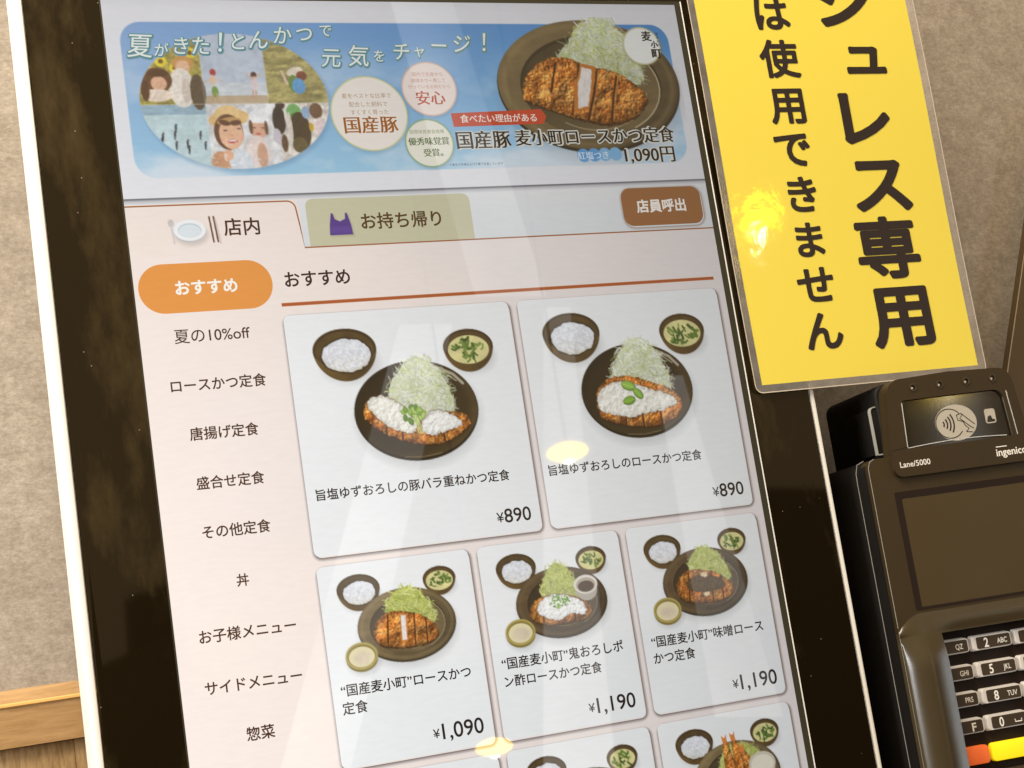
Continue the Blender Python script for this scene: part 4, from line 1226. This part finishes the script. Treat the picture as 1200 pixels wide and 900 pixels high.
for s, x, y, em in (("現", 884, -105, 13.5), ("金", 893, -45, 13.5), ("は", 904, 16, 14.0), ("使", 913, 70, 14.0), ("用", 922, 124, 13.8), ("で", 929, 175, 14), ("き", 941, 228, 13.6), ("ま", 950, 281, 13.2), ("せ", 957, 334, 14.0), ("ん", 966, 388, 14.2)):
    sign_text(s, x, y, em * 1.04, .028, 1.08)

# ---------------------------------------------------------------- dark tilted board behind the terminal
bd = empty("dark_board")
tag(bd, "dark brown tilted board standing behind the card reader at the right edge", "board")
L0 = U(1200, 301, 50); L1 = U(1181, 434, 50)
dxy = ((L0[0] - L1[0]) / (L0[1] - L1[1]))
def ledge(v): return L1[0] + (v - L1[1]) * dxy
prism("board_panel", [(ledge(20), 20), (ledge(20) + 130, 20 + 12), (ledge(300) + 160, 300), (ledge(300), 300)], 50, 54, M_DARKBOARD, bd, bevel=.3)
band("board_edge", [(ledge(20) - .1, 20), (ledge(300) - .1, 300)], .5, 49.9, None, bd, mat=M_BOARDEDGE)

# ---------------------------------------------------------------- payment terminal
term = empty("payment_terminal")
tag(term, "black card payment terminal with keypad, small dark screen and contactless reader beside the kiosk", "card reader")
tt_ = math.radians(8.3)
TX = np.array([math.cos(tt_), 0, -math.sin(tt_)]); TZ = np.array([math.sin(tt_), 0, math.cos(tt_)])
TO = np.array([233.0, 166.2, -6.0])
def TF(a, b, w):
    P = TO + a * TX + np.array([0, b, 0]) + w * TZ
    return W(P[0], P[1], P[2])

def tprism(name, pts, w0, w1, mat, parent=term, bevel=0, seg=2):
    return prism(name, pts, w0, w1, mat, parent, F=TF, bevel=bevel, seg=seg)

W_ = 69.0
tprism("rear_housing", rrect(-1.6, -2.6, W_ + 1.6, 150, 7, 6), 7.0, 45, M_PLASTIC_DK, bevel=1.0)
body = tprism("body", rrect(0, -2.2, W_, 56, (3.5, 3.5, .2, .2), 5), 0, 6.4, M_PLASTIC, bevel=.5, seg=3)
ring("side_rail", rrect(-.5, -1.8, W_ + .5, 150, 4, 5), rrect(3, 2, W_ - 3, 147, 2, 5), 2.4, 6.9, M_PLASTIC_DK, term, F=TF)
M_EDGE = plain("edge_highlight_and_slot", (0.34, 0.33, 0.29), 0.35)  # pale grey, painted as highlights along the side edges; also the slot rim
band("edge_highlight", [(2.6, -2.15), (.9, -1.4), (.1, .6), (.02, 3), (.02, 54)], .22, -.02, None, term, F=TF, mat=M_EDGE)
band("edge_highlight", [(.02, 55.4), (.02, 80), (.02, 118)], .22, -.05, None, term, F=TF, mat=M_EDGE)
band("edge_highlight", [(2.0, -2.5), (-.6, -1.5), (-1.5, 1.5), (-1.62, 5), (-1.62, 60), (-1.62, 130)], .22, 6.6, None, term, F=TF, mat=M_EDGE)
# screen: dark frame and unlit glass
sc_ = ring("screen_frame", rrect(7.7, 9.8, 61.3, 49.2, .6, 3), rrect(9.95, 12.2, 59.1, 48.3, .3, 3), -.12, .1, M_PAD, term, F=TF)
tprism("screen_glass", rrect(9.95, 12.2, 59.1, 48.3, .3, 3), -.06, .1, M_LCD_OFF)
# raised keypad surround (privacy shield), a height field with a hole for the keys
def shield():
    A = np.concatenate([np.linspace(0, 14.6, 22), np.linspace(14.9, 54.1, 18), np.linspace(54.4, 69, 22)])
    B = np.concatenate([np.linspace(50.2, 57.6, 14), np.linspace(58.2, 112, 30), np.linspace(112.8, 118, 8)])
    def h(a, b):
        e = min(a, 69 - a)
        s = max(0, min(1, (b - 50.2) / 17)); s = s * s * (3 - 2 * s)
        cheek = math.sin(min(1, e / 8.0) * math.pi / 2) ** .8 - .42 * max(0, min(1, (e - 8.0) / 6.6)) ** 1.25
        mid = 1 if e < 14.7 else max(.18, 1 - (e - 14.7) / 8)
        round_ = 0
        c = math.hypot(max(0, 8 - e), max(0, 58 - b))
        return -4.6 * s * cheek * mid - .5 * math.sin(max(0, min(1, (b - 50.2) / 7)) * math.pi)
    pad = (15.4, 57.9, 53.6, 112.4)
    V = []; idx = {}
    for j, b in enumerate(B):
        for i, a in enumerate(A):
            aa, bb = a, b
            if b < 57.5 and a < 12:   # rounded upper corners of the seam
                lift = 5.2 * (1 - min(1, a / 9.5)) ** 2
                bb = b + lift * (1 - (b - 50.2) / 7.4)
            if b < 57.5 and a > 57:
                lift = 5.2 * (1 - min(1, (69 - a) / 9.5)) ** 2
                bb = b + lift * (1 - (b - 50.2) / 7.4)
            V.append(TF(aa, bb, h(a, b))); idx[i, j] = len(V) - 1
    Fs = []
    for j in range(len(B) - 1):
        for i in range(len(A) - 1):
            if A[i] > 14.5 and A[i + 1] < 54.5 and B[j] > 57.5 and B[j + 1] < 112.9: continue
            Fs.append((idx[i, j], idx[i, j + 1], idx[i + 1, j + 1], idx[i + 1, j]))
    bm = bmesh.new()
    bv = [bm.verts.new(v) for v in V]
    for f in Fs: bm.faces.new([bv[k] for k in f])
    for v in list(bm.verts):
        if not v.link_faces: bm.verts.remove(v)
    bnd = [e for e in bm.edges if len(e.link_faces) == 1]
    r = bmesh.ops.extrude_edge_only(bm, edges=bnd)
    off = TF(0, 0, 7.0) - TF(0, 0, 0)
    for g in r['geom']:
        if isinstance(g, bmesh.types.BMVert): g.co += off
    bmesh.ops.recalc_face_normals(bm, faces=bm.faces)
    me = bpy.data.meshes.new('shield'); bm.to_mesh(me); bm.free()
    for p in me.polygons: p.use_smooth = True
    me.set_sharp_from_angle(angle=math.radians(50))
    return link("keypad_shield", me, term, [M_PLASTIC_SH])
shield()
tprism("keypad_floor", [(14, 56), (55, 56), (55, 113), (14, 113)], 5.0, 6.6, M_PAD)

def ttext(s, a, b, w, em=None, width=None, bold=0.0, mat=M_INK, parent=term, align='c', name="lettering", sx=1.0):
    x, y, dz, fs = text_verts(s, a, b, w=width, em=em, bold=bold, align=align, sx=sx)
    me = me_from([TF(float(p), float(q), w + e) for p, q, e in zip(x, y, dz)], fs); fix_up(me)
    return link(name, me, parent, [mat])

keys = [("1", "QZ"), ("2", "ABC"), ("3", "DEF"), ("4", "GHI"), ("5", "JKL"), ("6", "MNO"), ("7", "PRS"), ("8", "TUV"), ("9", "WXY"), ("·", "F"), ("0", "␣"), ("#", "")]
KW = 2.6
proto = None
for i, (d, sub) in enumerate(keys):
    cA = 10.6 + (i % 3) * 15.95; cB = 60.3 + (i // 3) * 8.75
    outer = rrect(cA, cB, cA + 14.6, cB + 5.4, 1.0, 3)
    def frus(u0, v0, u1, v1, r, w0, w1, ins, name, mat, par):
        top = rrect(u0 + ins, v0 + ins * .6, u1 - ins * .2, v1 - ins * .5, r, 3); bot = rrect(u0, v0, u1, v1, r, 3)
        n = len(top)
        V = [TF(a, b, w0) for a, b in top] + [TF(a, b, w1) for a, b in bot]
        Fs = [tuple(range(n)), tuple(range(2 * n - 1, n - 1, -1))] + [(k, k + n, (k + 1) % n + n, (k + 1) % n) for k in range(n)]
        me = me_from(V, Fs)
        bm = bmesh.new(); bm.from_mesh(me); bmesh.ops.recalc_face_normals(bm, faces=bm.faces); bm.to_mesh(me); bm.free()
        return link(name, me, par, [mat])
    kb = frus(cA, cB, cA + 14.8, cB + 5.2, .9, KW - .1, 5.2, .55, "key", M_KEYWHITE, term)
    kt = tprism("key_top", rrect(cA + 1.7, cB + .75, cA + 14.2, cB + 4.6, .6, 3), KW - .35, KW + .2, M_KEYDARK, kb)
    zt = KW - .38
    if d == "·":
        ttext("·", cA + 5, cB + 2.9, zt, em=4.2, bold=.02, parent=kb); ttext("F", cA + 11.0, cB + 2.9, zt, em=3.9, bold=.02, parent=kb)
    elif d == "0":
        ttext("0", cA + 5.2, cB + 2.7, zt, em=4.3, bold=.02, parent=kb, sx=.8)
        band("lettering", [(cA + 10.2, cB + 2.6), (cA + 10.2, cB + 3.5), (cA + 12.6, cB + 3.5), (cA + 12.6, cB + 2.6)], .35, zt, None, kb, F=TF, mat=M_INK)
    else:
        ttext(d, cA + 5.2, cB + 2.7, zt, em=4.3, bold=.02, parent=kb, sx=.82)
        if sub: ttext(sub, cA + 11.1, cB + 2.75, zt, em=2.45, bold=.01, parent=kb, sx=.78)
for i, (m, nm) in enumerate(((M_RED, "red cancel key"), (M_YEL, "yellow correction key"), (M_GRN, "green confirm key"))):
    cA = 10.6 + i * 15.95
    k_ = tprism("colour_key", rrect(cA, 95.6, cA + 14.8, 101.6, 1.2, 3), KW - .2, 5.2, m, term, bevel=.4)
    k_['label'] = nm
for i in range(3):
    cA = 10.6 + i * 15.95
    tprism("function_key", rrect(cA, 104.4, cA + 14.8, 109.4, 1.0, 3), KW, 5.2, M_KEYDARK, term, bevel=.3)

# contactless reader head
HL, HR = 9.2, 60.2
def head_outline(g=0):
    pts = [(HL - .6 + g, 1.6 - g), (HL - .4 + g, -4), (HL + .6 + g, -13), (HL + 1.6 + g, -21.5)]
    # rounded upper left corner
    for i in range(1, 7):
        a = math.pi - i / 6 * math.pi / 2
        pts.append((HL + 1.9 + g + (5.0 - g) * (1 + math.cos(a)), -22.8 - (5.0 - g) * math.sin(a)))
    pts += [(34.7, -28.5 + g)]
    mir = [(2 * 34.7 - a, b) for a, b in reversed(pts[:-1])]
    bot = []
    for i in range(0, 7):
        a = i / 6 * math.pi / 2
        bot.append((HR + .6 - g - 3.2 + 3.2 * math.cos(a), 1.9 - g + 3.2 * math.sin(a)))
    bot2 = [(2 * 34.7 - a, b) for a, b in reversed(bot)]
    return pts + mir + bot + bot2
tprism("reader_head", head_outline(), 2.2, 5.0, M_PLASTIC, bevel=.3)
tprism("head_housing", rrect(HL + .6, -27.6, HR - .6, -2.6, (4, 4, 1, 1), 5), 5.0, 46, M_PLASTIC_DK, bevel=1.2, seg=3)
for sgn in (0,):
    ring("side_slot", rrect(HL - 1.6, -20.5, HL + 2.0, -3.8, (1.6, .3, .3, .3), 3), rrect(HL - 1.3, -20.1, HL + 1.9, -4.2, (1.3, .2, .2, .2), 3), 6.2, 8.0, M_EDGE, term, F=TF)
    tprism("side_cheek", rrect(HL - 1.3, -20.1, HL + 2.0, -4.2, (1.3, .2, .2, .2), 3), 6.6, 20, M_PLASTIC_DK, bevel=.2)
# front frame with an opening for the window
def head_frame():
    n_side = 10
    inner = rrect(15.6, -20.4, 53.8, -4.0, (1.2, 3.4, .3, .3), 6)
    # slant the window sides as in the picture
    inner = [(a - (b + 20) * .06 if a < 34 else a + (b + 20) * .06, b) for a, b in inner]
    out = head_outline()
    # pair each inner vertex with the outline by angle about the window's centre
    c = Vector((34.7, -12.2))
    ang = lambda p: math.atan2((p[1] - c.y) * 1.9, p[0] - c.x)
    def ray(P, th):
        d = Vector((math.cos(th), math.sin(th) / 1.9))
        best = None
        for i in range(len(P)):
            a = Vector(P[i]) - c; b = Vector(P[(i + 1) % len(P)]) - c; e = b - a
            den = d.x * e.y - d.y * e.x
            if abs(den) < 1e-9: continue
            t = (a.x * e.y - a.y * e.x) / den; s = (a.x * d.y - a.y * d.x) / den
            if t > 0 and -1e-6 <= s <= 1 + 1e-6 and (best is None or t > best): best = t
        return c + d * best
    ths = sorted(set([round(ang(p), 4) for p in inner] + [round(ang(p), 4) for p in out] + [round(x, 4) for x in np.linspace(-3.1, 3.1, 40)]))
    o = [tuple(ray(out, t)) for t in ths]; i_ = [tuple(ray(inner, t)) for t in ths]
    return ring("reader_frame", o, i_, -1.6, 2.3, M_PLASTIC, term, F=TF, bevel=0.0)
hf = head_frame()
win = [(15.4, -20.2), (53.9, -20.2), (55.0, -3.8), (14.3, -3.8)]
tprism("reader_window", win, -.35, 1.0, M_GLOSS)
band("window_trim", [(15.7, -19.6), (14.9, -4.4)], .35, -1.66, None, term, F=TF, mat=M_SILVER)
band("window_trim", [(53.9, -19.0), (54.9, -4.4)], .45, -1.0, None, term, F=TF, mat=M_SILVER)
band("window_trim", [(55.2, -19.6), (56.4, -4.2)], .35, -1.66, None, term, F=TF, mat=M_SILVER)
band("window_trim", [(15.0 + i * 4.14, -4.25 - 1.6 * math.sin(i / 9.6 * math.pi) * .55) for i in range(10)], .28, -1.70, None, term, F=TF, mat=M_SILVER)
band("head_seam", [(HL - .4, -3.9), (15.0, -4.6)], .22, -1.66, None, term, F=TF, mat=M_PAD)
for a in (20.9, 31.0, 41.0, 51.0):
    circ = [(a + 1.25 * math.cos(t), -24.4 + 1.3 * math.sin(t)) for t in np.linspace(0, 2 * math.pi, 17)[:-1]]
    cin = [(a + .95 * math.cos(t), -24.4 + 1.0 * math.sin(t)) for t in np.linspace(0, 2 * math.pi, 17)[:-1]]
    h_ = ring("indicator_lamp", circ, cin, -1.95, -1.55, M_PLASTIC_SH, term, F=TF)
    tprism("lamp_recess", cin, -1.64, -1.5, M_PAD, h_)
    tprism("lamp_lens", [(a - .45 + .42 * math.cos(t), -24.2 + .42 * math.sin(t)) for t in np.linspace(0, 2 * math.pi, 9)[:-1]], -1.8, -1.5, M_LOGO, h_)
# contactless mark
lg = tprism("contactless_mark", [(35.0 + 7.8 * math.cos(t), -10.9 + 6.2 * math.sin(t)) for t in np.linspace(0, 2 * math.pi, 41)[:-1]], -.42, -.3, M_LOGO)
def lb(pts, w=.28): band("mark_line", pts, w, -.48, None, lg, F=TF, mat=M_PAD)
lb([(32.6 + 5.2 * math.cos(t), -10.8 + 5.0 * math.sin(t)) for t in np.linspace(.65, 2 * math.pi - .65, 40)])
for r in (1.5, 2.8, 4.1, 5.4):
    lb([(29.0 + r * math.cos(t) * .95, -10.8 + r * math.sin(t)) for t in np.linspace(-.62, .62, 9)], .5)
lb([(35.6, -13.4), (37.4, -13.8), (41.8, -9.6)]); lb([(35.6, -13.4), (35.8, -11.6), (37.6, -11.0), (38.2, -9.6), (39.4, -8.4), (38.2, -7.4)]); lb([(38.0, -13.4), (36.6, -12.2), (39.8, -9.2), (41.2, -8.2)])
lb([(38.2, -7.4), (40.6, -7.0)])
ic = ring("card_mark", rrect(46.2, -14.2, 50.2, -9.2, .8, 3), rrect(46.6, -13.8, 49.8, -9.6, .5, 3), -.42, -.36, M_LOGO, term, F=TF)
tprism("mark_fill", [(46.6, -9.6), (47.2, -11.6), (48.4, -12.0), (48.9, -10.6), (49.8, -10.4), (49.8, -13.8), (46.6, -13.8)], -.42, -.36, M_LOGO, ic)
ttext("Lane/5000", 10.9, 1.0, -1.64, width=11.2, bold=.012, align='l')
ttext("ingenico", 47.0, 1.1, -1.64, width=11.6, bold=.02, align='l')
band("lettering", [(47.2, -.75), (51.4, -.72)], .3, -1.64, None, term, F=TF, mat=M_INK)
tprism("wall_bracket", [(20, 20), (50, 20), (50, 90), (20, 90)], 45, 58, M_STEEL)

# ---------------------------------------------------------------- the room's pendant lamps (seen only as reflections)
def m_glow(name, c, s):
    m, n, l, p = new_mat(name)
    p.inputs['Base Color'].default_value = (0.9, 0.8, 0.5, 1)
    p.inputs['Emission Color'].default_value = (*c, 1); p.inputs['Emission Strength'].default_value = s
    return m
M_SHADE = m_glow("glowing_lamp_shade", (1.0, 0.64, 0.01), 16)
M_BULB = m_glow("glowing_bulb", (1.0, 0.93, 0.75), 90)

def reflect_point(x, y, dist):
    d = RC.T @ np.array([(x - 600) / FPX, (y - 450) / FPX, 1.0]); d /= np.linalg.norm(d)
    s = -CC[2] / d[2]; P = CC + s * d
    r = d.copy(); r[2] = -r[2]
    P = P + r * dist / K
    return W(P[0], P[1] - VOFF, P[2])

def pendant(loc, rad, label):
    t = empty("pendant_lamp"); t.location = loc
    tag(t, label, "pendant lamp", "pendant lamps of the room")
    def lathe(name, prof, mat, n=32):
        V, Fs = [], []
        for (r, z) in prof:
            for k in range(n):
                a = 2 * math.pi * k / n; V.append((r * math.cos(a), r * math.sin(a), z))
        for i in range(len(prof) - 1):
            for k in range(n):
                j = (k + 1) % n; Fs.append((i * n + k, i * n + j, (i + 1) * n + j, (i + 1) * n + k))
        me = me_from(V, Fs, True); return link(name, me, t, [mat])
    R = rad
    lathe("lamp_shade", [(.002, -.42 * R), (.5 * R, -.38 * R), (.85 * R, -.22 * R), (R, 0), (.85 * R, .26 * R), (.5 * R, .42 * R), (.12 * R, .5 * R)], M_SHADE)
    lathe("bulb", [(.001, -.52 * R), (.2 * R, -.47 * R), (.26 * R, -.36 * R), (.2 * R, -.22 * R)], M_BULB)
    lathe("cord", [(.004, .5 * R), (.004, 1.6)], M_GASKET, 8)
    return t
pendant(reflect_point(665, 530, 3.0), .050, "pendant lamp nearest the middle of the reflected row")
pendant(reflect_point(579, 876, 3.3), .047, "pendant lamp lowest in the reflections")
pendant(reflect_point(869, 283, 2.6), .052, "pendant lamp reflected beside the yellow notice")

# ---------------------------------------------------------------- across the room, seen only mirrored in the glass
cnt = empty("wooden_counter")
tag(cnt, "dark reddish wooden counter across the room, mirrored at the foot of the kiosk glass", "counter")
cz = Z0 - 0.2862 - 0.015
def wbox(name, x0, y0, z0, x1, y1, z1, mat, parent):
    V = [(x, y, z) for z in (z0, z1) for y in (y0, y1) for x in (x0, x1)]
    me = me_from(V, [(0, 2, 3, 1), (4, 5, 7, 6), (0, 1, 5, 4), (2, 6, 7, 3), (0, 4, 6, 2), (1, 3, 7, 5)])
    return link(name, me, parent, [mat])
wbox("counter_front", -5.5, -4.9, 0.0, 5.5, -4.4, cz - .03, M_DKWOOD, cnt)
wbox("counter_top", -5.6, -4.95, cz - .03, 5.6, -4.35, cz, M_DKWOOD, cnt)
a_ = reflect_point(168, 764, 4.3)
fr_ = empty("framed_panel")
tag(fr_, "black framed panel on the far counter, mirrored in the lower left glass", "framed panel")
wbox("panel_frame", a_.x - .17, -4.50, cz, a_.x + .17, -4.45, cz + .26, M_PAD, fr_)
wbox("panel_face", a_.x - .04, -4.447, cz + .08, a_.x + .08, -4.44, cz + .17, M_DARKBOARD, fr_)
flo = wbox("floor", -6, -6, -0.05, 6, 0.0, 0.0, M_DKWOOD, None); tag(flo, kind='structure')

# added glowing strips, never in view: mirrored, they lay pale veils on the display
def m_veil(name, st):
    m, n, l, p = new_mat(name)
    p.inputs['Base Color'].default_value = (0.5, 0.5, 0.5, 1)
    tc = n.new('ShaderNodeTexCoord'); nz = n.new('ShaderNodeTexNoise'); nz.inputs['Scale'].default_value = 2.2; nz.inputs['Detail'].default_value = 3
    l.new(tc.outputs['Object'], nz.inputs['Vector'])
    mr = n.new('ShaderNodeMapRange'); mr.inputs['From Min'].default_value = 0.3; mr.inputs['From Max'].default_value = 0.7
    mr.inputs['To Min'].default_value = st * .35; mr.inputs['To Max'].default_value = st * 1.3
    l.new(nz.outputs['Fac'], mr.inputs['Value']); l.new(mr.outputs['Result'], p.inputs['Emission Strength'])
    p.inputs['Emission Color'].default_value = (1.0, 0.97, 0.93, 1)
    return m
M_VEIL = m_veil("veil_glow", 2.1)
for q_, lab in ((((452, -30), (520, -30), (640, 345), (560, 345)), "added glowing slanted strip mirrored over the banner and heading"),
           (((470, 380), (530, 380), (410, 905), (330, 905)), "added glowing slanted strip mirrored over the left menu cards"),
           (((640, 360), (668, 360), (722, 905), (640, 905)), "narrow added glowing strip mirrored over the middle menu cards"),
           (((772, 440), (800, 440), (918, 840), (842, 840)), "added glowing slanted strip mirrored over the right menu cards")):
    P_ = [reflect_point(x, y, 3.75) for x, y in q_]
    n_ = Vector((0, -.02, 0))
    me = me_from(P_ + [p + n_ for p in P_], [(0, 1, 2, 3), (7, 6, 5, 4), (0, 4, 5, 1), (1, 5, 6, 2), (2, 6, 7, 3), (3, 7, 4, 0)])
    o = link("veil_strip", me, None, [M_VEIL]); tag(o, lab, "added veil strip", "added veil strips behind the camera")
